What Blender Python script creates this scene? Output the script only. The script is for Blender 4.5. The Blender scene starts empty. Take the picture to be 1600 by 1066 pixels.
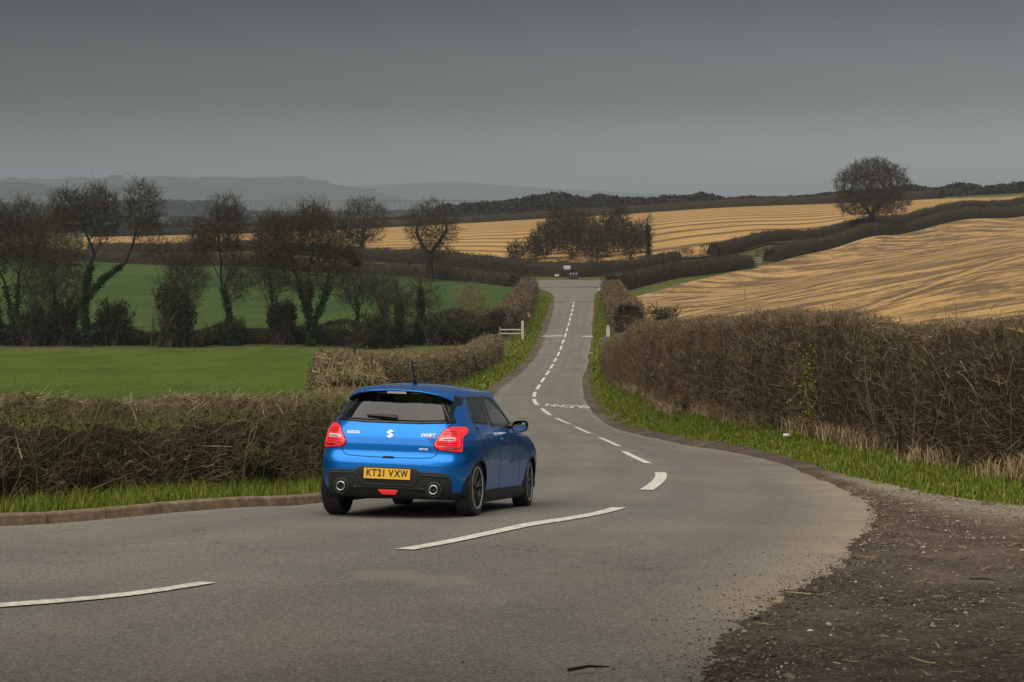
import bpy, math, random
import numpy as np
from mathutils import Vector, Matrix
from mathutils.bvhtree import BVHTree
random.seed(7); rng = np.random.default_rng(7)
S = bpy.context.scene
COL = S.collection
R = math.radians

# ---------------------------------------------------------------- camera, sky, sun, exposure
FOC, CXP, CYP, HORIZ = 3000.0, 800.0, 533.0, 315.0       # focal length in photo pixels, centre, eye level
PITCH = math.atan((CYP - HORIZ) / FOC)
CAMZ = 1.66
cam = bpy.data.cameras.new('camera'); camo = bpy.data.objects.new('camera', cam); COL.objects.link(camo)
camo.location = (0, 0, CAMZ); camo.rotation_euler = (R(90) - PITCH, 0, 0)
cam.sensor_width = 36.0; cam.lens = 36.0 * FOC / 1600.0
cam.clip_start = 0.2; cam.clip_end = 40000
S.camera = camo
S.view_settings.view_transform = 'Standard'; S.view_settings.look = 'None'
S.view_settings.gamma = 1.0; S.view_settings.use_curve_mapping = False
S.view_settings.exposure = 1.36
S.render.resolution_x = 1024; S.render.resolution_y = 682
S.cycles.max_bounces = 6; S.cycles.diffuse_bounces = 2; S.cycles.glossy_bounces = 3
S.cycles.transmission_bounces = 4; S.cycles.transparent_max_bounces = 8; S.cycles.volume_bounces = 1
S.cycles.use_denoising = True
SUN_EL, SUN_AZ = 54.0, 202.0     # degrees; azimuth clockwise from +Y (view direction)

world = bpy.data.worlds.new('World'); S.world = world; world.use_nodes = True
wn = world.node_tree.nodes; wl = world.node_tree.links; wn.clear()
sky = wn.new('ShaderNodeTexSky'); sky.sky_type = 'NISHITA'; sky.sun_disc = False
sky.sun_elevation = R(SUN_EL); sky.sun_rotation = R(SUN_AZ); sky.air_density = 1.0; sky.dust_density = 6.0; sky.ozone_density = 1.0
geo = wn.new('ShaderNodeNewGeometry'); sep = wn.new('ShaderNodeSeparateXYZ')
tcw = wn.new('ShaderNodeTexCoord')
wl.new(tcw.outputs['Generated'], sep.inputs[0])
ramp = wn.new('ShaderNodeValToRGB')      # cloud deck: pale at the horizon, slate grey higher up
ramp.color_ramp.interpolation = 'EASE'
els = ramp.color_ramp.elements
SKYC = [(0.0, (.118, .122, .119)), (.018, (.105, .109, .107)), (.06, (.055, .059, .061)), (.11, (.029, .033, .036)), (.30, (.046, .051, .056)), (1.0, (.085, .090, .096))]
els[0].position, els[0].color = SKYC[0][0], (*SKYC[0][1], 1)
els[1].position, els[1].color = SKYC[-1][0], (*SKYC[-1][1], 1)
for p_, c_ in SKYC[1:-1]:
    e_ = els.new(p_); e_.color = (*c_, 1)
wl.new(sep.outputs['Z'], ramp.inputs['Fac'])
cn = wn.new('ShaderNodeTexNoise'); cn.inputs['Scale'].default_value = 2.2; cn.inputs['Detail'].default_value = 5
cmap = wn.new('ShaderNodeMapping'); cmap.inputs['Scale'].default_value = (1, 1, 5)
wl.new(tcw.outputs['Generated'], cmap.inputs[0]); wl.new(cmap.outputs[0], cn.inputs['Vector'])
cm = wn.new('ShaderNodeMapRange'); cm.inputs['From Min'].default_value = .3; cm.inputs['From Max'].default_value = .7
cm.inputs['To Min'].default_value = .955; cm.inputs['To Max'].default_value = 1.045
wl.new(cn.outputs['Fac'], cm.inputs['Value'])
mul = wn.new('ShaderNodeMix'); mul.data_type = 'RGBA'; mul.blend_type = 'MULTIPLY'; mul.inputs[0].default_value = 1
sidew = wn.new('ShaderNodeMapRange'); sidew.interpolation_type = 'SMOOTHSTEP'      # thinner cloud towards the right
for k_, v_ in (('From Min', -.45), ('From Max', .45), ('To Min', .66), ('To Max', 1.42)): sidew.inputs[k_].default_value = v_
wl.new(sep.outputs['X'], sidew.inputs['Value'])
mm_ = wn.new('ShaderNodeMath'); mm_.operation = 'MULTIPLY'; wl.new(cm.outputs[0], mm_.inputs[0]); wl.new(sidew.outputs[0], mm_.inputs[1])
wl.new(ramp.outputs[0], mul.inputs[6]); wl.new(mm_.outputs[0], mul.inputs[7])
bgc = wn.new('ShaderNodeBackground'); bgc.inputs['Strength'].default_value = 1.0; wl.new(mul.outputs[2], bgc.inputs[0])
bgs = wn.new('ShaderNodeBackground'); bgs.inputs['Strength'].default_value = 0.05; wl.new(sky.outputs[0], bgs.inputs[0])
mixw = wn.new('ShaderNodeMixShader'); mixw.inputs[0].default_value = .94   # the deck hides nearly all of the clear sky
wo = wn.new('ShaderNodeOutputWorld')
wl.new(bgs.outputs[0], mixw.inputs[1]); wl.new(bgc.outputs[0], mixw.inputs[2]); wl.new(mixw.outputs[0], wo.inputs[0])

sund = bpy.data.lights.new('sun', 'SUN'); sund.energy = 1.5; sund.angle = R(92); sund.color = (1, .93, .82)
suno = bpy.data.objects.new('sun', sund); COL.objects.link(suno)
sd = Vector((math.sin(R(SUN_AZ)) * math.cos(R(SUN_EL)), math.cos(R(SUN_AZ)) * math.cos(R(SUN_EL)), math.sin(R(SUN_EL))))
suno.rotation_euler = sd.to_track_quat('Z', 'Y').to_euler(); suno.location = sd * 60

# ---------------------------------------------------------------- mesh and material helpers
def tag(o, label=None, cat=None, group=None, kind=None):
    if label: o['label'] = label
    if cat: o['category'] = cat
    if group: o['group'] = group
    if kind: o['kind'] = kind
    return o
def link(o, parent=None):
    COL.objects.link(o)
    if parent: o.parent = parent
    return o
def empty(name, loc=(0, 0, 0), parent=None):
    o = bpy.data.objects.new(name, None); o.location = loc; o.empty_display_size = .1
    return link(o, parent)
def mesh_np(name, V, F, tint=None, uv=None):
    """V (n,3); F list of (m,k) index arrays; tint per-vertex float or dict of float attributes."""
    me = bpy.data.meshes.new(name)
    V = np.ascontiguousarray(V, np.float32)
    F = [np.asarray(f, np.int32) for f in F if len(f)]
    me.vertices.add(len(V)); me.vertices.foreach_set('co', V.ravel())
    nl = sum(f.size for f in F); npoly = sum(len(f) for f in F)
    me.loops.add(nl); me.polygons.add(npoly)
    li = np.concatenate([f.ravel() for f in F]); tot = np.concatenate([np.full(len(f), f.shape[1], np.int32) for f in F])
    st = np.concatenate([[0], np.cumsum(tot)[:-1]]).astype(np.int32)
    me.loops.foreach_set('vertex_index', li); me.polygons.foreach_set('loop_start', st); me.polygons.foreach_set('loop_total', tot)
    if tint is not None:
        if not isinstance(tint, dict): tint = {'tint': tint}
        for k, v in tint.items():
            a = me.attributes.new(k, 'FLOAT', 'POINT'); a.data.foreach_set('value', np.ascontiguousarray(v, np.float32))
    if uv is not None:
        l = me.uv_layers.new(name='UVMap'); l.data.foreach_set('uv', np.ascontiguousarray(np.asarray(uv, np.float32)[li]).ravel())
    me.update(calc_edges=True); me.validate()
    return me
def obj_me(name, me, m, parent=None, smooth=False, loc=None):
    if m and not me.materials: me.materials.append(m)
    if smooth: me.polygons.foreach_set('use_smooth', np.ones(len(me.polygons), bool))
    o = bpy.data.objects.new(name, me)
    if loc is not None: o.location = loc
    return link(o, parent)
def obj_np(name, V, F, m, parent=None, smooth=False, tint=None, uv=None, loc=None):
    return obj_me(name, mesh_np(name, V, F, tint, uv), m, parent, smooth, loc)
class MB:
    """collects simple solids, then links them as one mesh object"""
    def __init__(s): s.V = []; s.F = []; s.n = 0
    def add(s, V, F):
        s.V.append(np.asarray(V, float)); s.F += [[i + s.n for i in f] for f in F]; s.n += len(V); return s
    def box(s, c, d, M=None):
        c = np.array(c, float); h = np.array(d, float) / 2
        V = np.array([[x, y, z] for x in (-1, 1) for y in (-1, 1) for z in (-1, 1)]) * h
        if M is not None: V = V @ np.asarray(M).T
        return s.add(V + c, [(0, 1, 3, 2), (4, 6, 7, 5), (0, 4, 5, 1), (2, 3, 7, 6), (0, 2, 6, 4), (1, 5, 7, 3)])
    def tube(s, pts, r, k=8, cap=True):
        pts = np.asarray(pts, float); n = len(pts); r = np.broadcast_to(r, (n,)); V = []; F = []
        t = np.gradient(pts, axis=0); up = np.array([0, 0, 1.]) if abs(t[0][2]) < .9 * np.linalg.norm(t[0]) else np.array([1., 0, 0])
        for i in range(n):
            a = np.cross(t[i], up); a /= np.linalg.norm(a); b = np.cross(a, t[i]); b /= np.linalg.norm(b)
            for j in range(k):
                an = 2 * math.pi * j / k; V.append(pts[i] + r[i] * (math.cos(an) * a + math.sin(an) * b))
        for i in range(n - 1):
            for j in range(k): F.append((i * k + j, i * k + (j + 1) % k, (i + 1) * k + (j + 1) % k, (i + 1) * k + j))
        if cap: F.append(tuple(range(k))[::-1]); F.append(tuple((n - 1) * k + j for j in range(k)))
        return s.add(V, F)
    def lathe(s, prof, k=32, axis='x', c=(0, 0, 0), closed=False):
        """prof list of (radius, axial)"""
        V = []; F = []; m = len(prof)
        for j in range(k):
            an = 2 * math.pi * j / k
            for r_, a_ in prof:
                p = (a_, r_ * math.cos(an), r_ * math.sin(an)) if axis == 'x' else ((r_ * math.cos(an), a_, r_ * math.sin(an)) if axis == 'y' else (r_ * math.cos(an), r_ * math.sin(an), a_))
                V.append((p[0] + c[0], p[1] + c[1], p[2] + c[2]))
        mm = m if closed else m - 1
        for j in range(k):
            for i in range(mm): F.append((j * m + i, j * m + (i + 1) % m, ((j + 1) % k) * m + (i + 1) % m, ((j + 1) % k) * m + i))
        return s.add(V, F)
    def prism(s, poly, z0, z1, M=None, o=(0, 0, 0)):
        n = len(poly); V = np.array([[a, b, z0] for a, b in poly] + [[a, b, z1] for a, b in poly], float)
        if M is not None: V = V @ np.asarray(M).T
        F = [tuple(range(n))[::-1], tuple(range(n, 2 * n))] + [(i, (i + 1) % n, n + (i + 1) % n, n + i) for i in range(n)]
        return s.add(V + np.array(o), F)
    def mesh(s, name):
        me = bpy.data.meshes.new(name); me.from_pydata([tuple(v) for v in np.concatenate(s.V)], [], s.F); me.update(); return me
    def build(s, name, m, parent=None, smooth=False, loc=None): return obj_me(name, s.mesh(name), m, parent, smooth, loc)

class NT:
    def __init__(s, m): s.n = m.node_tree.nodes; s.l = m.node_tree.links
    def new(s, t, **kw):
        nd = s.n.new('ShaderNode' + t)
        for k, v in kw.items():
            if k in nd.inputs: nd.inputs[k].default_value = v
            else: setattr(nd, k, v)
        return nd
    def coords(s, scale=(1, 1, 1), kind='Object', rot=(0, 0, 0)):
        tc = s.new('TexCoord'); mp = s.new('Mapping'); mp.inputs['Scale'].default_value = scale; mp.inputs['Rotation'].default_value = rot
        s.l.new(tc.outputs[kind], mp.inputs[0]); return mp.outputs[0]
    def noise(s, vec, scale, detail=4, rough=.55, dist=0):
        nd = s.new('TexNoise'); nd.inputs['Scale'].default_value = scale; nd.inputs['Detail'].default_value = detail
        nd.inputs['Roughness'].default_value = rough; nd.inputs['Distortion'].default_value = dist
        if vec: s.l.new(vec, nd.inputs['Vector'])
        return nd.outputs['Fac']
    def ramp(s, fac, stops):
        nd = s.new('ValToRGB'); e = nd.color_ramp.elements
        e[0].position, e[0].color = stops[0][0], (*stops[0][1], 1); e[1].position, e[1].color = stops[-1][0], (*stops[-1][1], 1)
        for p, c in stops[1:-1]: q = e.new(p); q.color = (*c, 1)
        s.l.new(fac, nd.inputs[0]); return nd.outputs[0]
    def val(s, fac, stops): return s.ramp(fac, [(p, (v, v, v)) for p, v in stops])
    def mix(s, fac, a, b, mode='MIX'):
        nd = s.new('Mix', data_type='RGBA', blend_type=mode)
        for i, x in ((0, fac), (6, a), (7, b)):
            if isinstance(x, (int, float)): nd.inputs[i].default_value = x
            elif isinstance(x, tuple): nd.inputs[i].default_value = (*x, 1)
            else: s.l.new(x, nd.inputs[i])
        return nd.outputs[2]
    def attr(s, name): return s.new('Attribute', attribute_name=name).outputs['Fac']
    def math(s, op, a, b=0.0):
        nd = s.new('Math', operation=op)
        for i, x in ((0, a), (1, b)):
            if isinstance(x, (int, float)): nd.inputs[i].default_value = x
            else: s.l.new(x, nd.inputs[i])
        return nd.outputs[0]
def mat(name, base=(.5, .5, .5), rough=.6, metal=0.0, **kw):
    m = bpy.data.materials.new(name); m.use_nodes = True
    b = m.node_tree.nodes['Principled BSDF']
    b.inputs['Base Color'].default_value = (*base, 1); b.inputs['Roughness'].default_value = rough; b.inputs['Metallic'].default_value = metal
    for k, v in kw.items(): b.inputs[k].default_value = v
    return m
def setcol(m, out, inp='Base Color'):
    m.node_tree.links.new(out, m.node_tree.nodes['Principled BSDF'].inputs[inp])
def setbump(m, t, h, strength=.3, dist=.02):
    bp = t.new('Bump', Strength=strength, Distance=dist); t.l.new(h, bp.inputs['Height'])
    t.l.new(bp.outputs[0], m.node_tree.nodes['Principled BSDF'].inputs['Normal'])
def smoothstep(a, b, x):
    t = np.clip((x - a) / (b - a), 0, 1); return t * t * (3 - 2 * t)
def spline(pts, n):
    """Catmull-Rom through pts, n samples"""
    P = np.asarray(pts, float); m = len(P); Q = np.vstack([2 * P[0] - P[1], P, 2 * P[-1] - P[-2]])
    u = np.linspace(0, m - 1 - 1e-9, n); i = u.astype(int); t = (u - i)[:, None]
    a, b, c, d = Q[i], Q[i + 1], Q[i + 2], Q[i + 3]
    return .5 * (2 * b + (c - a) * t + (2 * a - 5 * b + 4 * c - d) * t ** 2 + (3 * b - a - 3 * c + d) * t ** 3)
def resample(P, n):
    P = np.asarray(P, float); s = np.concatenate([[0], np.cumsum(np.linalg.norm(np.diff(P, axis=0), axis=1))])
    u = np.linspace(0, s[-1], n); return np.stack([np.interp(u, s, P[:, k]) for k in range(P.shape[1])], 1)
# camera frame, used to read positions off the photograph: pixel + distance -> point in the place
_F = np.array([0, math.cos(PITCH), -math.sin(PITCH)]); _U = np.array([0, math.sin(PITCH), math.cos(PITCH)])
def at(px, py, d):
    r = _F + np.array([1., 0, 0]) * (px - CXP) / FOC + _U * (CYP - py) / FOC
    return np.array([0, 0, CAMZ]) + r * (d / r[1])
# ---------------------------------------------------------------- the lie of the land
# road centre line: (photo x, photo y, metres away); near the car the road drops at about one in eight
_prof_d = [-80, 0, 17, 19, 20.5, 22.1, 25, 36, 38.6, 47.5, 56.5, 65.5, 74.5, 83.5, 92.5, 101.5, 110.5, 119.5, 128.5, 137.5, 146.5, 155.5, 164.5, 173.5, 182.5, 191.5, 200.5, 218.5, 236.5, 254.5, 286]
_prof_y = [None, None, None, None, None, None, None, 723, 715, 691, 672.5, 659, 645, 628, 616.6, 605, 594, 583, 573, 562.6, 553.6, 543.5, 534, 524, 515, 507, 499, 485, 472, 460, 441]
_near_z = {-80: 4.0, 0: 0.0, 17: -1.402, 19: -1.568, 20.5: -1.697, 22.1: -1.905, 25: -2.265}
_prof_z = [_near_z[d] if y is None else at(800, y, d)[2] for d, y in zip(_prof_d, _prof_y)]
_pd = np.linspace(-80, 286, 1465); _k = np.hanning(9); _k /= _k.sum()
_pz = np.convolve(np.pad(np.interp(_pd, _prof_d, _prof_z) - .033, 4, mode='edge'), _k, 'valid')
def profile(d): return np.interp(d, _pd, _pz)
ROAD_C = np.array([(-11, 3.5), (-7.2, 8), (-3.45, 12.8), (-2.28, 14.2), (-.93, 16.6), (.22, 19.2), (1.24, 22.1), (1.86, 26.3), (2.3, 29.6), (2.5, 32.3), (2.55, 35.6), (2.45, 41), (2.5, 44.5), (2.35, 50), (2.2, 53.5), (2.0, 59.5), (1.9, 62.5), (1.6, 68.5), (1.45, 71.5), (1.2, 78), (1.0, 83.5), (1.08, 92.5), (1.4, 101.5), (1.78, 110.5), (2.22, 119.5), (2.66, 128.5), (3.1, 137.5), (3.55, 146.5), (3.98, 155.5), (4.38, 164.5), (4.83, 173.5), (5.24, 182.5), (5.65, 191.5), (6.07, 200.5), (6.87, 218.5), (7.6, 236.5), (8.2, 254.5), (8.6, 272)])
ROAD_L = np.array([(-15, 8.5), (-10, 14), (-7.0, 17.0), (-5.15, 19.3), (-4.0, 21.3), (-3.2, 22.6), (-2.45, 23.9), (-1.7, 25.9), (-1.1, 28.2), (-.55, 31.5), (-.2, 35), (0, 39), (.1, 45), (0, 53), (-.2, 61), (-.6, 69), (-.95, 77), (-1.1, 85), (-1.0, 93), (-.75, 101), (-.25, 110.5), (.3, 119.5), (.8, 128.5), (1.3, 137.5), (1.75, 146.5), (2.15, 155.5), (2.5, 164.5), (2.85, 173.5), (3.2, 182.5), (3.5, 191.5), (3.85, 200.5), (4.5, 218.5), (5.1, 236.5), (5.5, 250)])
ROAD_R = np.array([(-8, -8), (-3.5, -1), (-1.2, 3.5), (.0, 6.5), (.85, 9.0), (1.25, 10.5), (1.65, 12.2), (2.1, 13.6), (2.7, 15.2), (3.2, 17.2), (3.75, 19.4), (4.3, 22.2), (4.75, 25.4), (5.0, 30), (5.15, 37), (5.0, 46), (4.35, 56), (3.8, 65), (3.45, 73), (3.35, 81), (3.5, 90), (3.75, 99), (4.05, 107), (4.5, 116), (4.95, 126), (5.45, 136), (5.9, 146), (6.4, 156), (6.8, 165), (7.25, 174), (7.6, 182.5), (8.0, 191.5), (8.45, 200.5), (9.25, 218.5), (10.1, 236.5), (10.7, 250)])
def _cp():
    P = []
    for d in (7, 10, 14, 17, 19, 20.5, 22.1, 23.5, 25, 28, 32, 37):                    # flat across the road's foreground
        for th in (-.62, -.3, -.12, 0, .12) + ((.3, .62) if d < 23 else ((.2,) if d < 30 else ())): P.append((th * d, d, profile(d)))
    for x, d in ROAD_C[10:]:
        for o in (-3, 0, 3): P.append((x + o, d, profile(d)))
    px = [(0, 622, 62), (250, 623, 62), (480, 625, 64), (0, 580, 100), (250, 580, 105), (520, 584, 105), (0, 548, 150), (300, 548, 152), (600, 548, 156), (-500, 600, 70), (-500, 548, 150),
          (0, 470, 240), (400, 470, 240), (650, 475, 235), (790, 490, 205),
          (815, 452, 272), (700, 440, 300), (500, 427, 335), (300, 417, 370), (80, 407, 400), (-300, 404, 410),
          (400, 392, 430), (700, 411, 345), (850, 424, 306), (1080, 408, 322), (1200, 384, 370), (1360, 357, 420), (1500, 331, 475), (1620, 314, 515),
          (225, 372, 600), (400, 366, 640), (720, 351, 650), (1000, 335, 620), (1300, 320, 600), (1540, 311, 560), (1900, 300, 540), (1900, 306, 480),
          (980, 462, 262), (1100, 434, 300), (1200, 411, 340), (1300, 387, 380), (1400, 366, 415), (1600, 337, 480),
          (1000, 512, 170), (1100, 515, 150), (1300, 500, 130), (1600, 488, 100), (1300, 442, 200), (1600, 400, 175), (1050, 480, 200), (1900, 470, 90), (1900, 380, 200),
          (300, 352, 900), (-200, 352, 900), (700, 343, 900), (1000, 331, 850), (1300, 318, 800), (1600, 306, 760), (300, 345, 1600), (800, 336, 1600), (1300, 322, 1600), (1700, 312, 1500)]
    P += [tuple(at(*q)) for q in px]
    for x in (-300, 300, 800, 1300, 1900): P += [tuple(at(x, 338 - .004 * x, 3000)), tuple(at(x, 332, 5000)), tuple(at(x, 325, 12000))]
    # bank under the right-hand hedge
    for q in ((935, 592, 132), (1000, 625, 74), (1100, 655, 56), (1200, 675, 47), (1300, 690, 42), (1400, 715, 37.5), (1500, 735, 34), (1600, 740, 32)): P.append(tuple(at(*q)))
    return np.array(P)
_C = _cp()
def _uv(X, Y): return np.stack([X / Y * 7.0, np.log(Y)], -1)
def _tps():
    q = _uv(_C[:, 0], _C[:, 1]); s = (_C[:, 2] - CAMZ) / _C[:, 1]
    D = np.linalg.norm(q[:, None] - q[None], axis=2); K = np.where(D > 0, D * D * np.log(D + 1e-12), 0)
    n = len(q); A = np.zeros((n + 3, n + 3)); A[:n, :n] = K + np.eye(n) * 2e-6; A[:n, n] = 1; A[:n, n + 1:] = q; A[n, :n] = 1; A[n + 1:, :n] = q.T
    return q, np.linalg.solve(A, np.concatenate([s, [0, 0, 0]]))
_Q, _Wt = _tps()
def T(X, Y):
    """height of the land at (X, Y)"""
    X, Y = np.broadcast_arrays(np.asarray(X, float), np.asarray(Y, float)); sh = X.shape; X = X.ravel(); Y = Y.ravel()
    Yc = np.maximum(Y, 7.0); th = np.clip(X / Yc, -.75, .75); q = np.stack([th * 7.0, np.log(Yc)], -1); out = np.empty(len(X))
    for i in range(0, len(X), 20000):
        D = np.linalg.norm(q[i:i + 20000, None] - _Q[None], axis=2)
        out[i:i + 20000] = (D * D * np.log(D + 1e-12)) @ _Wt[:-3] + _Wt[-3] + q[i:i + 20000] @ _Wt[-2:]
    z = CAMZ + out * Yc
    w = smoothstep(8, 13, Y); z = z * w + profile(np.minimum(Y, 250)) * (1 - w)
    return z.reshape(sh)
def on(x, y, dz=0.0): return (float(x), float(y), float(T(x, y)) + dz)
def grid_faces(n, m):
    i, j = np.meshgrid(np.arange(n - 1), np.arange(m - 1), indexing='ij'); a = (i * m + j).ravel(); return np.stack([a, a + 1, a + m + 1, a + m], 1)

# --- road strip
ST = 900
_u = np.linspace(0, 1, ST)
def _dense(P, n=3000): return resample(spline(P, n), n)
_Ld, _Rd = _dense(ROAD_L), _dense(ROAD_R)
# match the two edges by distance along the view, then by index near the bend
def _match():
    key_l = np.array([0, .03, .06, .09, .13, .17, .22, .30, 1.0]); 
    Ls, Rs = [], []
    kl = [(-15, 8.5), (-10, 14), (-7.0, 17.0), (-5.15, 19.3), (-4.0, 21.3), (-3.2, 22.6), (-2.45, 23.9), (-1.7, 25.9), (-1.1, 28.2), (-.55, 31.5), (-.2, 35), (0, 39)]
    kr = [(-8, -8), (-3.5, -1), (0, 6.5), (1.1, 10.5), (1.95, 13.6), (2.6, 15.2), (3.75, 19.4), (4.3, 22.2), (4.75, 25.4), (5.0, 30), (5.08, 34.5), (5.15, 39)]
    sl = [np.argmin(np.linalg.norm(_Ld - np.array(p), axis=1)) for p in kl]; sr = [np.argmin(np.linalg.norm(_Rd - np.array(p), axis=1)) for p in kr]
    for i in range(len(kl) - 1):
        n = 40
        Ls.append(_Ld[np.linspace(sl[i], sl[i + 1], n, endpoint=False).astype(int)]); Rs.append(_Rd[np.linspace(sr[i], sr[i + 1], n, endpoint=False).astype(int)])
    n = 420; Ls.append(_Ld[np.linspace(sl[-1], len(_Ld) - 1, n).astype(int)]); Rs.append(_Rd[np.linspace(sr[-1], len(_Rd) - 1, n).astype(int)])
    return np.vstack(Ls), np.vstack(Rs)
RL, RR = _match()
def smooth_line(P, k=15):
    w = np.hanning(k + 2)[1:-1]; w /= w.sum(); h = k // 2
    return np.stack([np.convolve(np.pad(P[:, i], h, mode='edge'), w, 'valid') for i in range(2)], 1)
RL, RR = smooth_line(RL), smooth_line(RR)
NA = 25
_w = np.linspace(0, 1, NA)
RX = RL[:, None, :] * (1 - _w[None, :, None]) + RR[:, None, :] * _w[None, :, None]
_rag = np.interp(np.arange(len(RR)), np.arange(0, len(RR), 3), rng.normal(0, .05, len(np.arange(0, len(RR), 3))))
RX[:, -1, 0] += _rag * np.where(RR[:, 1] > 60, .8, 1)
RZ = T(RX[..., 0], RX[..., 1]) + .030
def in_road(X, Y, pad=0.0):
    """True where (X, Y) lies on the carriageway, pad metres in from its edges"""
    e = (RR - RL) / np.linalg.norm(RR - RL, axis=1)[:, None]
    X = np.asarray(X); Y = np.asarray(Y); poly = np.vstack([RL + e * pad, (RR - e * pad)[::-1]]); r_ = np.zeros(X.shape, bool); j = len(poly) - 1
    st = poly[::3]; j = len(st) - 1
    for i in range(len(st)):
        xi, yi = st[i]; xj, yj = st[j]
        if yi != yj: r_ ^= ((yi > Y) != (yj > Y)) & (X < (xj - xi) * (Y - yi) / (yj - yi) + xi)
        j = i
    return r_

# --- materials of the ground
M_ROAD = mat('worn_asphalt', (.14, .135, .125), .88, **{'Specular IOR Level': .25})
t = NT(M_ROAD); c = t.coords()
grain = t.noise(t.coords((1, .6, 1)), 34, 4, .8); fine = t.noise(c, 190, 2, .7); big = t.noise(t.coords((.5, .16, .5), rot=(0, 0, R(-20))), 1.1, 5, .6); patch = t.noise(c, .35, 4, .6)
base = t.ramp(grain, [(.32, (.078, .073, .062)), (.5, (.172, .160, .138)), (.68, (.30, .28, .245))])
base = t.mix(t.val(fine, [(.35, .0), (.75, .55)]), base, (.235, .218, .188))
base = t.mix(t.val(big, [(.42, 0), (.70, .6)]), base, (.235, .182, .132))
base = t.mix(t.val(patch, [(.38, .5), (.60, 0)]), base, (.11, .104, .094))
base = t.mix(t.math('MULTIPLY', t.attr('track'), .34), base, (.112, .104, .090))
base = t.mix(t.math('MULTIPLY', t.attr('dust'), t.val(t.noise(c, 1.6, 6, .65), [(.28, .25), (.62, 1)])), base, (.34, .275, .195))
def soft_patch(base, cx, cy, ang, hx, hy, col, k):
    sp = t.new('SeparateXYZ'); t.l.new(t.coords(), sp.inputs[0]); nz = t.math('MULTIPLY', t.math('SUBTRACT', t.noise(c, 9, 4), .5), .25)
    dx = t.math('SUBTRACT', sp.outputs[0], cx); dy = t.math('SUBTRACT', sp.outputs[1], cy); ca, sa = math.cos(ang), math.sin(ang)
    u = t.math('DIVIDE', t.math('ABSOLUTE', t.math('ADD', t.math('MULTIPLY', dx, ca), t.math('MULTIPLY', dy, sa))), hx); v = t.math('DIVIDE', t.math('ABSOLUTE', t.math('SUBTRACT', t.math('MULTIPLY', dy, ca), t.math('MULTIPLY', dx, sa))), hy)
    return t.mix(t.val(t.math('ADD', t.math('MAXIMUM', u, v), nz), [(.55, k), (1.0, 0)]), base, col)
chip = t.new('TexVoronoi', Scale=75.0); t.l.new(c, chip.inputs['Vector']); cs_ = t.new('SeparateColor'); t.l.new(chip.outputs['Color'], cs_.inputs[0]); base = t.mix(t.val(cs_.outputs[0], [(.72, 0), (.95, .55)]), base, (.36, .33, .285)); base = t.mix(t.val(cs_.outputs[1], [(.75, 0), (.95, .6)]), base, (.055, .052, .048))
crk = t.new('TexVoronoi', feature='DISTANCE_TO_EDGE', Scale=.55); wv_ = t.new('Mapping'); t.l.new(c, wv_.inputs[0]); nzc = t.new('TexNoise'); nzc.inputs['Scale'].default_value = 2.5; nzc.inputs['Detail'].default_value = 5; t.l.new(c, nzc.inputs['Vector']); vadd = t.new('VectorMath', operation='ADD'); t.l.new(wv_.outputs[0], vadd.inputs[0]); t.l.new(nzc.outputs['Color'], vadd.inputs[1]); t.l.new(vadd.outputs[0], crk.inputs['Vector'])
base = t.mix(t.math('MULTIPLY', t.val(crk.outputs['Distance'], [(.0, .75), (.010, 0)]), t.val(t.noise(c, .22, 3), [(.50, 0), (.60, 1)])), base, (.05, .047, .042))
base = soft_patch(base, -.95, 14.6, R(8), .32, .42, (.25, .22, .17), .45); base = soft_patch(base, -.52, 14.25, R(8), .28, .40, (.25, .22, .17), .45)
setcol(M_ROAD, base); setbump(M_ROAD, t, t.mix(.5, grain, fine), .45, .012)
M_SOIL = mat('gravelly_soil', (.05, .04, .03), .95, **{'Specular IOR Level': .1})
t = NT(M_SOIL); c = t.coords()
s1 = t.noise(c, 16, 6, .75); s2 = t.noise(c, 60, 4, .75); s3 = t.noise(c, .7, 4, .6)
base = t.ramp(s1, [(.30, (.018, .013, .009)), (.5, (.085, .064, .045)), (.68, (.21, .165, .118))])
base = t.mix(t.val(s2, [(.56, 0), (.68, .9)]), base, (.38, .33, .265))
base = t.mix(t.val(s3, [(.45, 0), (.7, .6)]), base, (.235, .195, .150))
base = t.mix(t.math('MULTIPLY', t.attr('pale'), t.val(t.noise(c, 22, 5, .75), [(.36, .1), (.6, 1)])), base, (.42, .355, .275))
setcol(M_SOIL, base); setbump(M_SOIL, t, t.mix(.5, s1, s2), .9, .05)
def field_mat(name, cols, scale, stretch=(1, 1, 1), rot=0.0, rough=.95):
    m = mat(name, cols[1], rough, **{'Specular IOR Level': .06}); t = NT(m); c = t.coords(stretch, rot=(0, 0, rot))
    a = t.noise(c, scale, 6, .62); b = t.noise(t.coords(), .045, 4, .6); f = t.noise(t.coords(), 2.6, 5, .7)
    o = t.ramp(a, [(.32, cols[0]), (.5, cols[1]), (.68, cols[2])])
    o = t.mix(t.val(b, [(.4, 0), (.65, .6)]), o, cols[3]); o = t.mix(t.val(f, [(.45, 0), (.75, .45)]), o, cols[0])
    setcol(m, o); setbump(m, t, f, .6, .12); return m, t, o
M_VERGE, _, _ = field_mat('rough_verge_grass', [(.050, .052, .018), (.085, .102, .026), (.13, .14, .042), (.14, .11, .052)], .9)
M_GREEN, t, o = field_mat('winter_wheat_green', [(.050, .082, .012), (.076, .122, .018), (.100, .150, .024), (.125, .142, .028)], .35, (1, .25, 1), .3)
wv = t.new('TexWave', wave_type='BANDS', Scale=.9, Distortion=1.2, Detail=2); t.l.new(t.coords((.7, .35, 1), rot=(0, 0, R(24))), wv.inputs[0])
setcol(M_GREEN, t.mix(t.val(wv.outputs['Fac'], [(.0, .30), (.35, 0)]), o, (.056, .094, .012)))
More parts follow.
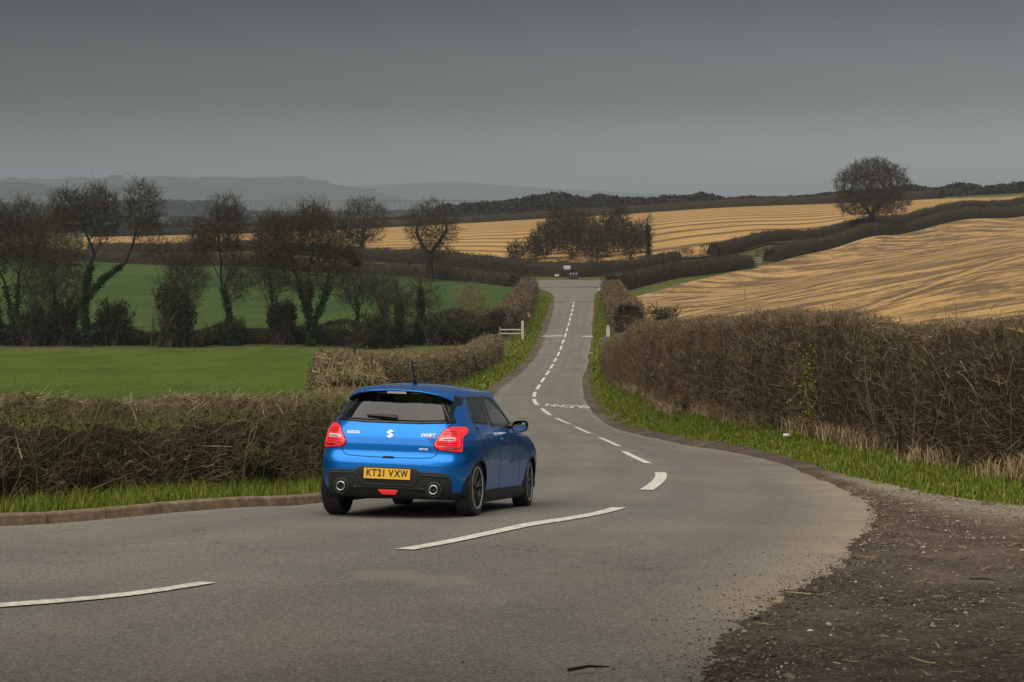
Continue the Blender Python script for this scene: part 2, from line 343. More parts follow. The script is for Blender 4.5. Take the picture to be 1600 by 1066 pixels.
M_GREEN2, t, o = field_mat('valley_crop_green', [(.030, .060, .017), (.044, .082, .022), (.060, .104, .028), (.085, .118, .028)], .06, (1, .3, 1), .2)
wv = t.new('TexWave', wave_type='BANDS', Scale=.035, Distortion=.6, Detail=2); t.l.new(t.coords((1, .8, 1), rot=(0, 0, R(52))), wv.inputs[0]); gp_ = t.noise(t.coords((.6, 1, 1)), .018, 6, .65)
o = t.mix(t.val(wv.outputs['Fac'], [(.0, .55), (.12, 0)]), o, (.024, .045, .014)); o = t.mix(t.val(gp_, [(.46, 0), (.66, .7)]), o, (.075, .105, .030)); o = t.mix(t.val(gp_, [(.34, .6), (.47, 0)]), o, (.026, .056, .020)); setcol(M_GREEN2, o)
M_STUB = mat('striped_stubble', (.3, .2, .1), .95, **{'Specular IOR Level': .06}); t = NT(M_STUB)
uv = t.new('UVMap').outputs[0]; sx = t.new('SeparateXYZ'); t.l.new(uv, sx.inputs[0])
wob = t.noise(uv, 5, 4, .6); ph = t.math('ADD', t.math('MULTIPLY', sx.outputs[1], 15.0), t.math('MULTIPLY', wob, .55))
st = t.math('SINE', t.math('MULTIPLY', ph, 6.283)); mp = t.new('Mapping'); mp.inputs['Scale'].default_value = (10, 120, 1); t.l.new(uv, mp.inputs[0])
fn = t.noise(mp.outputs[0], 1.0, 5, .65)
base = t.ramp(fn, [(.30, (.28, .165, .060)), (.5, (.44, .27, .100)), (.7, (.54, .345, .135))])
base = t.mix(t.val(st, [(.35, 0), (.85, .85)]), base, (.115, .075, .045)); base = t.mix(t.val(t.noise(uv, 7, 4), [(.5, 0), (.75, .6)]), base, (.18, .115, .06))
setcol(M_STUB, base)
M_STUB2 = mat('patchy_stubble', (.3, .2, .1), .95, **{'Specular IOR Level': .06}); t = NT(M_STUB2); c = t.coords()
def rows(dirx, diry, pitch, wob=.12):
    """distance across a set of straight machine passes, 0 at a pass"""
    sp = t.new('SeparateXYZ'); t.l.new(c, sp.inputs[0]); L = math.hypot(dirx, diry)
    w = t.math('ADD', t.math('MULTIPLY', sp.outputs[0], diry / L / pitch), t.math('MULTIPLY', sp.outputs[1], -dirx / L / pitch))
    w = t.math('ADD', w, t.math('MULTIPLY', t.noise(c, .05, 2), wob)); return t.math('ABSOLUTE', t.math('SUBTRACT', t.math('FRACT', w), .5)), w
pm = t.new('Mapping'); pm.inputs['Rotation'].default_value = (0, 0, R(-62)); pm.inputs['Scale'].default_value = (.75, 1, 1); t.l.new(c, pm.inputs[0])
pa = t.noise(pm.outputs[0], .13, 10, .72, .4); pb = t.noise(c, .55, 7, .75); pf = t.noise(c, 2.4, 5, .75)
TAN, BRN = (.53, .335, .138), (.15, .100, .060)
base = t.ramp(t.mix(.28, pa, pb), [(.44, BRN), (.495, (.19, .125, .068)), (.515, (.40, .25, .105)), (.59, TAN)])
r1, w1 = rows(.476, .88, 3.4); base = t.mix(t.math('MULTIPLY', t.val(r1, [(.38, 0), (.48, .28)]), t.val(t.noise(c, .07, 4), [(.42, 0), (.6, 1)])), base, (.15, .095, .052))
r2, w2 = rows(.476, .88, 27.0, .12); base = t.mix(t.val(r2, [(0, .85), (.035, 0)]), base, TAN); base = t.mix(t.val(t.math('ABSOLUTE', t.math('SUBTRACT', r2, .055)), [(0, .85), (.016, 0)]), base, (.11, .07, .04))
r3, w3 = rows(-.55, .83, 46.0, .15); base = t.mix(t.val(t.math('ABSOLUTE', t.math('SUBTRACT', r3, .03)), [(0, .9), (.014, 0)]), base, TAN)
base = t.mix(t.val(pf, [(.40, .55), (.52, 0)]), base, (.16, .10, .055))
setcol(M_STUB2, base); setbump(M_STUB2, t, pf, .5, .1)

# --- base sheet: rough grass out to the horizon
def base_land():
    nth, nd = 260, 380
    ld = np.concatenate([np.linspace(math.log(7), math.log(14000), nd)]); d = np.exp(ld); th = np.linspace(-.72, .72, nth)
    X = th[None] * d[:, None]; Y = np.repeat(d[:, None], nth, 1)
    Z = T(X, Y); Z -= in_road(X, Y, .45) * .16 * (Y < 260)
    yb = np.linspace(-90, 7, 60); xb = np.sign(np.linspace(-1, 1, 120)) * np.abs(np.linspace(-1, 1, 120)) ** 2 * 70
    V = np.column_stack([X.ravel(), Y.ravel(), Z.ravel()]); F = grid_faces(nd, nth)
    obj = obj_np('ground', V, [F], M_VERGE, smooth=True); tag(obj, 'rough grass land rolling down into the valley', kind='structure')
    Xb, Yb = np.meshgrid(xb, yb); Zb = T(Xb, Yb) - .02 - in_road(Xb, Yb, .45) * .16
    o = obj_np('ground_behind', np.column_stack([Xb.ravel(), Yb.ravel(), Zb.ravel()]), [grid_faces(60, 120)], M_VERGE, smooth=True); tag(o, 'rough grass land behind the viewpoint', kind='structure')
base_land()
def road():
    n, m = RX.shape[:2]; V = np.column_stack([RX.reshape(-1, 2), RZ.ravel()])
    wv = np.broadcast_to(_w, (n, m)); D = RX[..., 1]
    wid = np.linalg.norm(RR - RL, axis=1)[:, None]; dr = (1 - wv) * wid; dl = wv * wid
    dust = (smoothstep(1.25, .1, dr) * smoothstep(9, 13, D) * smoothstep(34, 27, D) + .5 * smoothstep(.35, 0, dr) * smoothstep(30, 40, D)); dust = np.maximum(dust, .45 * smoothstep(.3, 0, dl))
    f = wv; track = np.exp(-((f - .2) / .05) ** 2) + np.exp(-((f - .42) / .04) ** 2) + np.exp(-((f - .62) / .05) ** 2) + np.exp(-((f - .82) / .05) ** 2)
    o = obj_np('road', V, [grid_faces(n, m)[:, ::-1]], M_ROAD, smooth=True, tint={'dust': dust.ravel(), 'track': track.ravel()})
    return tag(o, 'worn grey lane curving down into the valley', kind='structure')
ROAD = road()
def coons(bot, top, left, right, n, m):
    """four boundary polylines in plan -> (n, m, 2) patch"""
    b, tp, l, r_ = resample(bot, m), resample(top, m), resample(left, n), resample(right, n)
    v = np.linspace(0, 1, n)[:, None, None]; u = np.linspace(0, 1, m)[None, :, None]
    return (1 - v) * b[None] + v * tp[None] + (1 - u) * l[:, None] + u * r_[:, None] - ((1 - u) * (1 - v) * b[0] + u * (1 - v) * b[-1] + (1 - u) * v * tp[0] + u * v * tp[-1])
def xy(*q): return at(*q)[:2]
def field(name, label, bot, top, left, right, n, m, mt, dz):
    P = coons(np.array(bot), np.array(top), np.array(left), np.array(right), n, m)
    Z = T(P[..., 0], P[..., 1]) + dz
    u, v = np.meshgrid(np.linspace(0, 1, m), np.linspace(0, 1, n))
    o = obj_np(name, np.column_stack([P.reshape(-1, 2), Z.ravel()]), [grid_faces(n, m)], mt, smooth=True, uv=np.column_stack([u.ravel(), v.ravel()]))
    return tag(o, label, kind='structure')
_hr = [(-4.2, 26.5), (-4.4, 35), (-5, 45), (-6.4, 60), (-7.8, 72), (-6.4, 90), (-5.2, 110), (-3.2, 138), (-3.4, 151)]
field('near_field', 'bright green winter crop field behind the kerb hedge', [(-24, 15), (-14, 17.5), (-8.5, 20.5), (-6, 23), _hr[0]], [(-75, 151), (-40, 151), _hr[-1]], [(-24, 15), (-75, 151)], _hr, 120, 80, M_GREEN, .02)
vb = [xy(-220, 541, 160), xy(300, 541, 161), xy(690, 541, 164), xy(752, 538, 172)]
vt = [xy(-220, 404.5, 414), xy(80, 406, 402), xy(300, 416, 372), xy(500, 426, 337), xy(700, 439, 302), xy(812, 453, 270)]
field('valley_field', 'darker green crop field beyond the row of bare trees', vb, vt, [vb[0], vt[0]], [vb[-1], xy(790, 490, 205), vt[-1]], 60, 80, M_GREEN2, .08)
sb = [xy(130, 393, 470), xy(400, 392, 432), xy(700, 410.5, 347), xy(850, 421, 310), xy(1080, 406, 324), xy(1200, 383, 371), xy(1360, 356, 421), xy(1500, 330, 476), xy(1640, 312, 518)]
stp = [xy(130, 376, 600), xy(400, 366, 640), xy(720, 351, 650), xy(1000, 335, 620), xy(1300, 320, 600), xy(1540, 311, 562), xy(1640, 308, 552)]
field('far_stubble_field', 'golden striped stubble field rising beyond the crossroads', sb, stp, [sb[0], stp[0]], [sb[-1], stp[-1]], 60, 160, M_STUB, .35)
b2 = [xy(985, 520, 168), xy(1100, 524, 140), (15.0, 100), (13.5, 70), (14, 48), (30, 34)]
t2 = [xy(995, 462, 258), xy(1100, 437, 297), xy(1200, 414, 336), xy(1300, 390, 376), xy(1400, 369, 411), xy(1600, 339, 477), xy(1800, 318, 540)]
field('slope_stubble_field', 'patchy tan and brown stubble field on the slope above the hedge', b2, t2, [b2[0], xy(985, 490, 205), t2[0]], [b2[-1], (95, 200), t2[-1]], 110, 140, M_STUB2, .12)
mb_ = [xy(130, 362, 720), xy(500, 357, 760)]; mt_ = [xy(120, 349, 960), xy(520, 347, 1000)]
field('far_meadow', 'pale green meadow strip far across the valley', mb_, mt_, [mb_[0], mt_[0]], [mb_[1], mt_[1]], 12, 40, mat('meadow_green', (.075, .13, .05), .95), .6)
# side road at the junction
jl = [xy(640, 428, 330), xy(760, 434, 308), xy(838, 440.5, 287), xy(930, 441, 286), xy(1010, 430, 305), xy(1100, 416, 325)]
jn = [xy(640, 431, 322), xy(760, 439, 298), xy(845, 449, 271), xy(947, 449, 272), xy(1010, 436, 296), xy(1100, 420.5, 317)]
jj = np.array(jl), np.array(jn)
P = coons(jj[1], jj[0], [jn[0], jl[0]], [jn[-1], jl[-1]], 8, 60)
o = obj_np('side_road', np.column_stack([P.reshape(-1, 2), (T(P[..., 0], P[..., 1]) + .10).ravel()]), [grid_faces(8, 60)], M_ROAD, smooth=True); tag(o, 'lane crossing at the foot of the hill', kind='structure')
# flare where the lane meets it
fl = [(5.1, 236.5), (5.4, 246), (5.2, 256), (4.4, 264), (2.6, 271.5)]; fr = [(10.1, 236.5), (10.6, 246), (11.2, 256), (12.2, 264), (14.2, 271)]
P = np.array([np.linspace(a, b, 10) for a, b in zip(spline(fl, 30), spline(fr, 30))])
o = obj_np('road_mouth', np.column_stack([P.reshape(-1, 2), (T(P[..., 0], P[..., 1]) + .06).ravel()]), [grid_faces(30, 10)[:, ::-1]], M_ROAD, smooth=True); tag(o, 'flared end of the lane at the junction', kind='structure')

# --- painted markings, each a sheet 8 mm above the road
M_LINE = mat('road_paint', (.72, .70, .64), .7)
t = NT(M_LINE); c = t.coords(); setcol(M_LINE, t.mix(t.val(t.noise(c, 14, 7, .78), [(.40, .85), (.55, 0)]), t.ramp(t.noise(c, 3, 4), [(.3, (.68, .65, .56)), (.7, (.84, .81, .71))]), (.34, .315, .27)))
_cl = _dense(ROAD_C, 6000); _cl = np.stack([np.convolve(np.pad(_cl[:, i], 20, mode='edge'), np.hanning(41) / np.hanning(41).sum(), 'valid') for i in range(2)], 1)
_cs = np.concatenate([[0], np.cumsum(np.linalg.norm(np.diff(_cl, axis=0), axis=1))])
def cl_at(s): return np.array([np.interp(s, _cs, _cl[:, 0]), np.interp(s, _cs, _cl[:, 1])])
def cl_s(p): return _cs[np.argmin(np.linalg.norm(_cl - np.array(p), axis=1))]
def marking(s0, s1, w):
    n = max(6, int((s1 - s0) / .25)); s = np.linspace(s0, s1, n); P = np.array([cl_at(v) for v in s]); q = np.array([cl_at(v + .3) for v in s]) - np.array([cl_at(v - .3) for v in s]); q /= np.linalg.norm(q, axis=1)[:, None]
    nrm = np.stack([q[:, 1], -q[:, 0]], 1); A, B = P - nrm * w / 2, P + nrm * w / 2; V = np.vstack([A, B]); Z = T(V[:, 0], V[:, 1]) + .040; i = np.arange(n - 1)
    obj_np('line_marking', np.column_stack([V, Z]), [np.stack([i, n + i, n + i + 1, i + 1], 1)], M_LINE, ROAD)
sB, sC, sD, sE, sG, sH = (cl_s(p) for p in ((-2.28, 14.2), (-.93, 16.6), (1.24, 22.1), (1.86, 26.3), (2.5, 31.9), (2.55, 35.6)))
marking(sB - 6, sB, .18); marking(sC, sD, .18); marking(sE, sG, .19)
s = sH; k = 0
while s < cl_s((8.2, 256)):
    marking(s, s + 6, .17); s += 9; k += 1
def slow(ctr, s_ref, flip, w, l, lat):
    cu = bpy.data.curves.new('slow', 'FONT'); cu.body = 'SLOW'; cu.align_x = 'CENTER'; cu.align_y = 'CENTER'; cu.offset = .02
    to = bpy.data.objects.new('slow', cu); COL.objects.link(to); dg = bpy.context.evaluated_depsgraph_get(); me = bpy.data.meshes.new_from_object(to.evaluated_get(dg)); bpy.data.objects.remove(to)
    v = np.empty(len(me.vertices) * 3, np.float32); me.vertices.foreach_get('co', v); v = v.reshape(-1, 3)
    v[:, 0] *= w / np.ptp(v[:, 0]); v[:, 1] *= l / np.ptp(v[:, 1])
    if flip: v[:, :2] *= -1
    f = cl_at(s_ref + 1) - cl_at(s_ref - 1); f /= np.linalg.norm(f); r_ = np.array([f[1], -f[0]]); c0 = cl_at(s_ref) + r_ * lat
    P = c0 + v[:, :1] * r_ + v[:, 1:2] * f; V = np.column_stack([P, T(P[:, 0], P[:, 1]) + .042]); me.vertices.foreach_set('co', np.ascontiguousarray(V, np.float32).ravel()); me.update(); me.materials.clear()
    return obj_me('slow_lettering', me, M_LINE, ROAD)
slow(None, cl_s((1.05, 81.5)), True, 1.95, 2.2, 1.28); slow(None, cl_s((4.8, 172.5)), False, 1.9, 2.6, -1.15)
for x0, x1, d in ((6.3, 7.3, 172), (5.4, 6.2, 146)):
    V = np.array([(x0, d), (x1, d), (x1, d + .9), (x0, d + .9)]); obj_np('edge_marking', np.column_stack([V, T(V[:, 0], V[:, 1]) + .042]), [np.array([[0, 1, 2, 3]])], M_LINE, ROAD)

# --- kerb of separate concrete stones along the inside of the bend
M_KERB = mat('weathered_concrete', (.3, .25, .2), .9); t = NT(M_KERB); c = t.coords()
kc = t.ramp(t.noise(c, 7, 6, .65), [(.3, (.11, .074, .044)), (.5, (.205, .142, .088)), (.72, (.30, .225, .145))]); kc = t.mix(t.val(t.noise(c, 40, 3), [(.5, 0), (.7, .5)]), kc, (.10, .075, .05))
kc = t.mix(t.val(t.noise(t.coords((1, 1, 4)), 3, 5), [(.55, 0), (.75, .6)]), kc, (.07, .075, .035)); setcol(M_KERB, kc); setbump(M_KERB, t, t.noise(c, 60, 4), .5, .01)
KERB = empty('kerb'); tag(KERB, 'weathered concrete kerb along the inside of the bend', kind='structure')
kp = _Ld[(_Ld[:, 1] > 13) & (_Ld[:, 1] < 34)]; ks = np.concatenate([[0], np.cumsum(np.linalg.norm(np.diff(kp, axis=0), axis=1))]); s = 0.0
while s + .91 < ks[-1]:
    a = np.array([np.interp(s + .004, ks, kp[:, i]) for i in range(2)]); b = np.array([np.interp(s + .902, ks, kp[:, i]) for i in range(2)]); f = (b - a) / np.linalg.norm(b - a); nl = np.array([-f[1], f[0]])
    dz = random.uniform(-.006, .006); h = .125 + dz; za, zb = float(T(*a)) + .02, float(T(*b)) + .02; L = np.linalg.norm(b - a)
    prof = [(0, -.12), (-.004, .0), (.012, h - .02), (.032, h), (.14, h), (.14, -.12)]
    V = [np.array([*(p + nl * o), z0 + hh]) for p, z0 in ((a, za), (b, zb)) for o, hh in prof]; n = 6
    MB().add(V, [(j, (j + 1) % n, n + (j + 1) % n, n + j) for j in range(n)] + [tuple(range(n))[::-1], tuple(range(n, 2 * n))]).build('kerb_stone', M_KERB, KERB); s += .914
# ---------------------------------------------------------------- plants: hedges, bare trees, shrubs, grass
def unit(v): return v / (np.linalg.norm(v, axis=-1, keepdims=True) + 1e-9)
def quads(P0, P1, w0, w1, tint):
    n = len(P0); s = unit(np.cross(P1 - P0, rng.normal(size=(n, 3)))); V = np.stack([P0 - s * w0 / 2, P0 + s * w0 / 2, P1 + s * w1 / 2, P1 - s * w1 / 2], 1).reshape(-1, 3)
    return V, np.arange(n)[:, None] * 4 + [0, 1, 2, 3], np.repeat(tint, 4)
def ribbons(P0, P1, w0, w1, bend=0.0, tint=None):
    """flat twigs, two quads each with a slight bend -> V, F, tint"""
    n = len(P0); d = P1 - P0; s = unit(np.cross(d, rng.normal(size=(n, 3)))); k = unit(np.cross(d, s))
    L = np.linalg.norm(d, axis=1, keepdims=True); mid = (P0 + P1) / 2 + k * L * rng.normal(0, bend, (n, 1)) if bend else (P0 + P1) / 2
    w0 = np.broadcast_to(w0, (n,))[:, None]; w1 = np.broadcast_to(w1, (n,))[:, None]; wm = (w0 + w1) / 2
    V = np.stack([P0 - s * w0 / 2, P0 + s * w0 / 2, mid - s * wm / 2, mid + s * wm / 2, P1 - s * w1 / 2, P1 + s * w1 / 2], 1).reshape(-1, 3)
    b = np.arange(n)[:, None] * 6; F = np.vstack([b + [0, 1, 3, 2], b + [2, 3, 5, 4]])
    return V, F, (None if tint is None else np.repeat(tint, 6))
def prisms(P0, P1, r0, r1, k=4):
    n = len(P0); d = unit(P1 - P0); ref = np.where(np.abs(d[:, 2:3]) > .9, [[1., 0, 0]], [[0, 0, 1.]]); a = unit(np.cross(d, ref)); b = np.cross(d, a)
    an = np.arange(k) * 2 * math.pi / k; o = np.cos(an)[None, :, None] * a[:, None] + np.sin(an)[None, :, None] * b[:, None]
    V = np.stack([P0[:, None] + o * r0[:, None, None], P1[:, None] + o * r1[:, None, None]], 1).reshape(-1, 3)
    base = np.arange(n)[:, None, None] * 2 * k; j = np.arange(k)[None, :, None]; j2 = (j + 1) % k
    F = np.concatenate([base + j, base + j2, base + k + j2, base + k + j], 2).reshape(-1, 4)
    return V, F
def leaves(C, size, tint, up=0.0):
    n = len(C); a = unit(rng.normal(size=(n, 3))); b = unit(np.cross(a, rng.normal(size=(n, 3)) + [0, 0, up])); s = np.broadcast_to(size, (n,))[:, None]
    V = np.stack([C - a * s * .5, C + b * s * .38, C + a * s * .6, C - b * s * .38], 1).reshape(-1, 3); F = np.arange(n)[:, None] * 4 + [0, 1, 2, 3]
    return V, F, np.repeat(tint, 4)
def blades(P, h, lean, w, tint):
    """grass blades: one bent triangle pair each"""
    n = len(P); az = rng.uniform(0, 2 * math.pi, n); dr = np.stack([np.cos(az), np.sin(az), np.zeros(n)], 1); sd = np.stack([-np.sin(az), np.cos(az), np.zeros(n)], 1)
    h = np.broadcast_to(h, (n,))[:, None]; lean = np.broadcast_to(lean, (n,))[:, None]; w = np.broadcast_to(w, (n,))[:, None]
    m = P + dr * lean * h * .35 + np.array([0, 0, 1]) * h * .6; tp = P + dr * lean * h + np.array([0, 0, 1]) * h * (1 - .25 * lean)
    V = np.stack([P - sd * w / 2, P + sd * w / 2, m + sd * w * .35, m - sd * w * .35, tp], 1).reshape(-1, 3); b = np.arange(n)[:, None] * 5
    return V, [b + [0, 1, 2, 3], b + [3, 2, 4]], np.repeat(tint, 5)
def tint_mat(name, stops, rough=.85, patch=None, ps=.6):
    m = mat(name, stops[0][1], rough, **{'Specular IOR Level': .12}); t = NT(m); o = t.ramp(t.attr('tint'), stops)
    if patch is not None:
        o = t.mix(t.val(t.noise(t.coords(), ps, 4, .6), [(.46, 0), (.62, .75)]), o, patch)
        o = t.mix(t.val(t.noise(t.coords((1, 1, .5)), ps * 1.7, 4, .6), [(.36, .65), (.48, 0)]), o, tuple(v * .42 for v in patch)); o = t.mix(t.val(t.noise(t.coords((1, 1, .35)), ps * 2.6, 3, .6), [(.58, 0), (.70, .5)]), o, (patch[0] * 1.9, patch[1] * 1.6, patch[2] * 1.5))
    setcol(m, o); return m
M_TWIG = tint_mat('hedge_twig', [(0, (0.062, 0.045, 0.030)), (.4, (0.163, 0.117, 0.070)), (.72, (0.275, 0.206, 0.125)), (.9, (0.425, 0.338, 0.213)), (1, (0.600, 0.525, 0.350))], patch=(0.144, 0.138, 0.056))
M_TWIGR = tint_mat('hawthorn_twig', [(0, (0.052, 0.036, 0.026)), (.45, (0.143, 0.099, 0.065)), (.8, (0.247, 0.182, 0.114)), (1, (0.416, 0.325, 0.208))], patch=(.150, .118, .062))
M_TWIGF = tint_mat('distant_twig', [(0, (0.024, 0.020, 0.014)), (.6, (0.069, 0.053, 0.037)), (1, (0.127, 0.099, 0.067))], patch=(0.057, 0.057, 0.030), ps=.12)
M_BARK = mat('bark', (.035, .03, .024), .9, **{'Specular IOR Level': .1}); t = NT(M_BARK); setcol(M_BARK, t.ramp(t.noise(t.coords((1, 1, .3)), 3, 5, .65), [(.3, (.012, .011, .009)), (.55, (.032, .029, .020)), (.75, (.058, .056, .034))]))
M_IVY = tint_mat('ivy_leaf', [(0, (.010, .018, .008)), (.6, (.022, .044, .016)), (1, (.050, .085, .030))], .85)
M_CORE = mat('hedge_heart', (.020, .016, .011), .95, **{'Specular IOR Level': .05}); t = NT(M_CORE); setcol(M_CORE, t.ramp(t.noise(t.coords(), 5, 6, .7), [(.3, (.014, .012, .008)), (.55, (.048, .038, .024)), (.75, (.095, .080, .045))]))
M_BUD = tint_mat('yellow_green_bud', [(0, (.12, .145, .012)), (1, (.32, .34, .022))], .6)
M_GRASS = tint_mat('grass_blade', [(0, (.052, .078, .008)), (.5, (.110, .150, .014)), (.75, (.165, .190, .022)), (.9, (.25, .22, .055)), (1, (.42, .34, .15))], .6)
M_STRAW = tint_mat('dead_grass', [(0, (.16, .115, .062)), (.6, (.32, .24, .13)), (1, (.50, .40, .24))], .8)

def hedge(name, label, path, width, height, ntwig, tw, core=.62, mt=None, group=None, top=.0, leafy=0, wild=.10, cut=True, cat='hedge', gap=None, lscale=1.0, stems=0, endcap=True, hcore=None, wob=.035, boughs=0):
    """path (n,2) in plan; clipped hedge: dark heart, thousands of twigs, clipped pale ends along the top"""
    mt = mt or M_TWIGF; hcore = hcore or core ** .35; P = resample(spline(path, 400), 400); seg = np.concatenate([[0], np.cumsum(np.linalg.norm(np.diff(P, axis=0), axis=1))]); Ltot = seg[-1]
    ph1, ph2, ph3 = rng.uniform(0, 6.28, 3); h0_ = np.atleast_1d(height)[0]
    def und(s): return 1 + wob * (np.sin(s / h0_ * .9 + ph1) + .8 * np.sin(s / h0_ * 2.3 + ph2) + .5 * np.sin(s / h0_ * .31 + ph3))
    hf = lambda s: und(np.asarray(s, float)) * np.interp(np.asarray(s, float) / Ltot, np.linspace(0, 1, max(2, np.size(height))), np.resize(np.atleast_1d(height), max(2, np.size(height))))
    root = empty(name, on(*P[len(P) // 2])); o0 = np.array(root.location)
    tag(root, label, cat, group)
    def frame(s):
        c = np.stack([np.interp(s, seg, P[:, 0]), np.interp(s, seg, P[:, 1])], 1); e = .3
        f = np.stack([np.interp(s + e, seg, P[:, 0]) - np.interp(s - e, seg, P[:, 0]), np.interp(s + e, seg, P[:, 1]) - np.interp(s - e, seg, P[:, 1])], 1); f = unit(f)
        return c, np.stack([f[:, 1], -f[:, 0]], 1), f
    # heart
    n = max(12, int(Ltot / max(.25, Ltot / 260))); s = np.linspace(.02 * Ltot if endcap else 0, .98 * Ltot if endcap else Ltot, n); c, r_, f = frame(s); z0 = T(c[:, 0], c[:, 1]); h = hf(s)
    ring = [(-1, 0.0), (-1.02, .35), (-.95, .75), (-.6, .96), (0, 1.0), (.6, .96), (.95, .75), (1.02, .35), (1, 0.0)]; m = len(ring); V = []
    for q, (a, b) in enumerate(ring):
        jit = rng.normal(0, .07, (n, 2)); V.append(np.column_stack([c + r_ * ((a + jit[:, :1]) * width / 2 * core), z0 - .05 + h * hcore * np.clip(b + jit[:, 1] * (b > .2), 0, 1.1)]))
    V = np.stack(V, 1).reshape(-1, 3) - o0; F = grid_faces(n, m); cap = [np.array([[i for i in range(m)]]), np.array([[(n - 1) * m + i for i in range(m)][::-1]])]
    obj_np('heart', V, [F] + cap, M_CORE, root)
    # twigs: start inside, end near the clipped surface
    def surf(k, lo=0.0):
        s = rng.uniform(0, Ltot, k); c, r_, f = frame(s); h = hf(s); z0 = T(c[:, 0], c[:, 1])
        lump = 1 + wild * np.sin(s * 1.7 + 1.3 * np.sin(s * .61)) * .5 + rng.normal(0, wild * .35, k)
        tt = rng.uniform(0, 1, k); a = np.where(tt < .36, -1, np.where(tt > .64, 1, (tt - .5) / .14)); b = np.where(np.abs(a) == 1, rng.uniform(lo, 1, k), 1.0)
        taper = 1 - .28 * np.clip(b, 0, 1) ** 3
        p = np.column_stack([c + r_ * (a * width / 2 * taper * lump)[:, None], z0 + h * b * (1 + .035 * (lump - 1) / max(wild, .01) * .5)])
        inn = np.column_stack([c + r_ * (a * width / 2 * rng.uniform(.1, .7, k))[:, None] + f * rng.normal(0, .35 * tw, (k, 1)), z0 + h * np.clip(b * rng.uniform(.45, .95, k), .02, .95)])
        return p, inn, b, s
    p, inn, b, s = surf(ntwig)
    ke = min(2500, max(200, int(ntwig * .5 * width / Ltot)))
    se = np.where(rng.random(ke) < .5, 0.0, Ltot); ce, re__, fe = frame(se); he = hf(se); be = rng.uniform(0, 1, ke); ae = rng.uniform(-1, 1, ke) * (1 - .28 * be ** 3); sg = np.where(se > 0, 1, -1)[:, None]
    pe = np.column_stack([ce + re__ * (ae * width / 2)[:, None] + fe * sg * rng.normal(.05, .12, (ke, 1)), T(ce[:, 0], ce[:, 1]) + he * be]); ie = pe - np.column_stack([fe * sg * .6, np.zeros(ke)])
    p, inn, b, s = np.vstack([p, pe]), np.vstack([inn, ie]), np.concatenate([b, be]), np.concatenate([s, se]); ntwig = len(p)
    d = unit(p - inn + rng.normal(0, .55, p.shape) * np.linalg.norm(p - inn, axis=1, keepdims=True)); Lt = rng.uniform(.10, .42, ntwig) * lscale
    tan = np.column_stack([frame(s)[2], np.zeros(len(s))]); flat = rng.random(ntwig) < .35; d = np.where(flat[:, None], unit(tan * rng.choice([-1, 1], (ntwig, 1)) + rng.normal(0, .45, (ntwig, 3))), d)
    q0 = p - d * Lt[:, None] * .8; q1 = p + d * Lt[:, None] * .2
    if gap is not None:
        kp = gap(p); q0, q1, b, s, p = q0[kp], q1[kp], b[kp], s[kp], p[kp]
    tn = np.clip(rng.beta(2.0, 3.2, len(p)) + top * (b > .96), 0, 1)
    V1, F1, t1 = ribbons(q0, q1, tw * np.clip(rng.lognormal(-.25, .5, len(p)), .3, 3.0), tw * rng.uniform(.3, .8, len(p)), .12, tn)
    if stems:
        s2 = rng.uniform(0, Ltot, stems); c, r_, f = frame(s2); z0 = T(c[:, 0], c[:, 1]); h = hf(s2)
        b0 = np.column_stack([c + r_ * rng.uniform(-.42, .42, (stems, 1)) * width, z0]); up = np.column_stack([r_ * rng.normal(0, .18, (stems, 1)) + f * rng.normal(0, .35, (stems, 1)), np.ones(stems)]) * (h * rng.uniform(.5, .94, stems))[:, None]
        V2, F2, t2 = ribbons(b0, b0 + up, tw * rng.uniform(1.2, 3.2, stems), tw * .9, .10, np.clip(rng.beta(2, 2.4, stems), 0, 1)); F2 = F2 + len(V1); V1 = np.vstack([V1, V2]); F1 = np.vstack([F1, F2]); t1 = np.concatenate([t1, t2])
    if boughs:
        s2 = rng.uniform(0, Ltot, boughs); c, r_, f = frame(s2); z0 = T(c[:, 0], c[:, 1]); h = hf(s2); sd = rng.choice([-1, 1], boughs, p=[.3, .7])[:, None]
        b0 = np.column_stack([c + r_ * sd * rng.uniform(.25, .5, (boughs, 1)) * width, z0 + h * rng.uniform(.1, .9, boughs)]); dv = np.column_stack([f * rng.choice([-1, 1], (boughs, 1)) + r_ * sd * rng.normal(0, .12, (boughs, 1)), rng.normal(.15, .35, boughs)]); L_ = rng.uniform(.35, 1.1, boughs)[:, None] * lscale
        mid = b0 + dv * L_ * .5 + rng.normal(0, .05, b0.shape); V2, F2 = prisms(np.vstack([b0, mid]), np.vstack([mid, b0 + dv * L_ + rng.normal(0, .08, b0.shape)]), np.full(2 * boughs, tw * 1.1), np.full(2 * boughs, tw * .8), 4)
        t2 = np.repeat(np.tile(rng.uniform(.7, 1, boughs), 2), 8); F1 = np.vstack([F1, F2 + len(V1)]); V1 = np.vstack([V1, V2]); t1 = np.concatenate([t1, t2])
    obj_np('twigs', V1 - o0, [F1], mt, root, tint=t1)
    if leafy:
        ctr = rng.uniform(0, Ltot, max(3, int(leafy / 500))); ss = rng.choice(ctr, leafy) + rng.normal(0, .35 * lscale, leafy); c, r_, f = frame(np.clip(ss, 0, Ltot)); z0 = T(c[:, 0], c[:, 1]); h = hf(ss)
        a = rng.choice([-1, 1], leafy) * rng.uniform(.55, .98, leafy); bb = np.clip(rng.normal(.5, .27, leafy), .03, 1.0)
        L = np.column_stack([c + r_ * (a * width / 2 * (1 - .25 * bb ** 3))[:, None], z0 + h * bb]); Vl, Fl, tl = leaves(L, np.maximum(tw, .010) * rng.uniform(2.5, 6.0, leafy), rng.random(leafy)); obj_np('ivy', Vl - o0, [Fl], M_IVY, root, tint=tl)
    return root

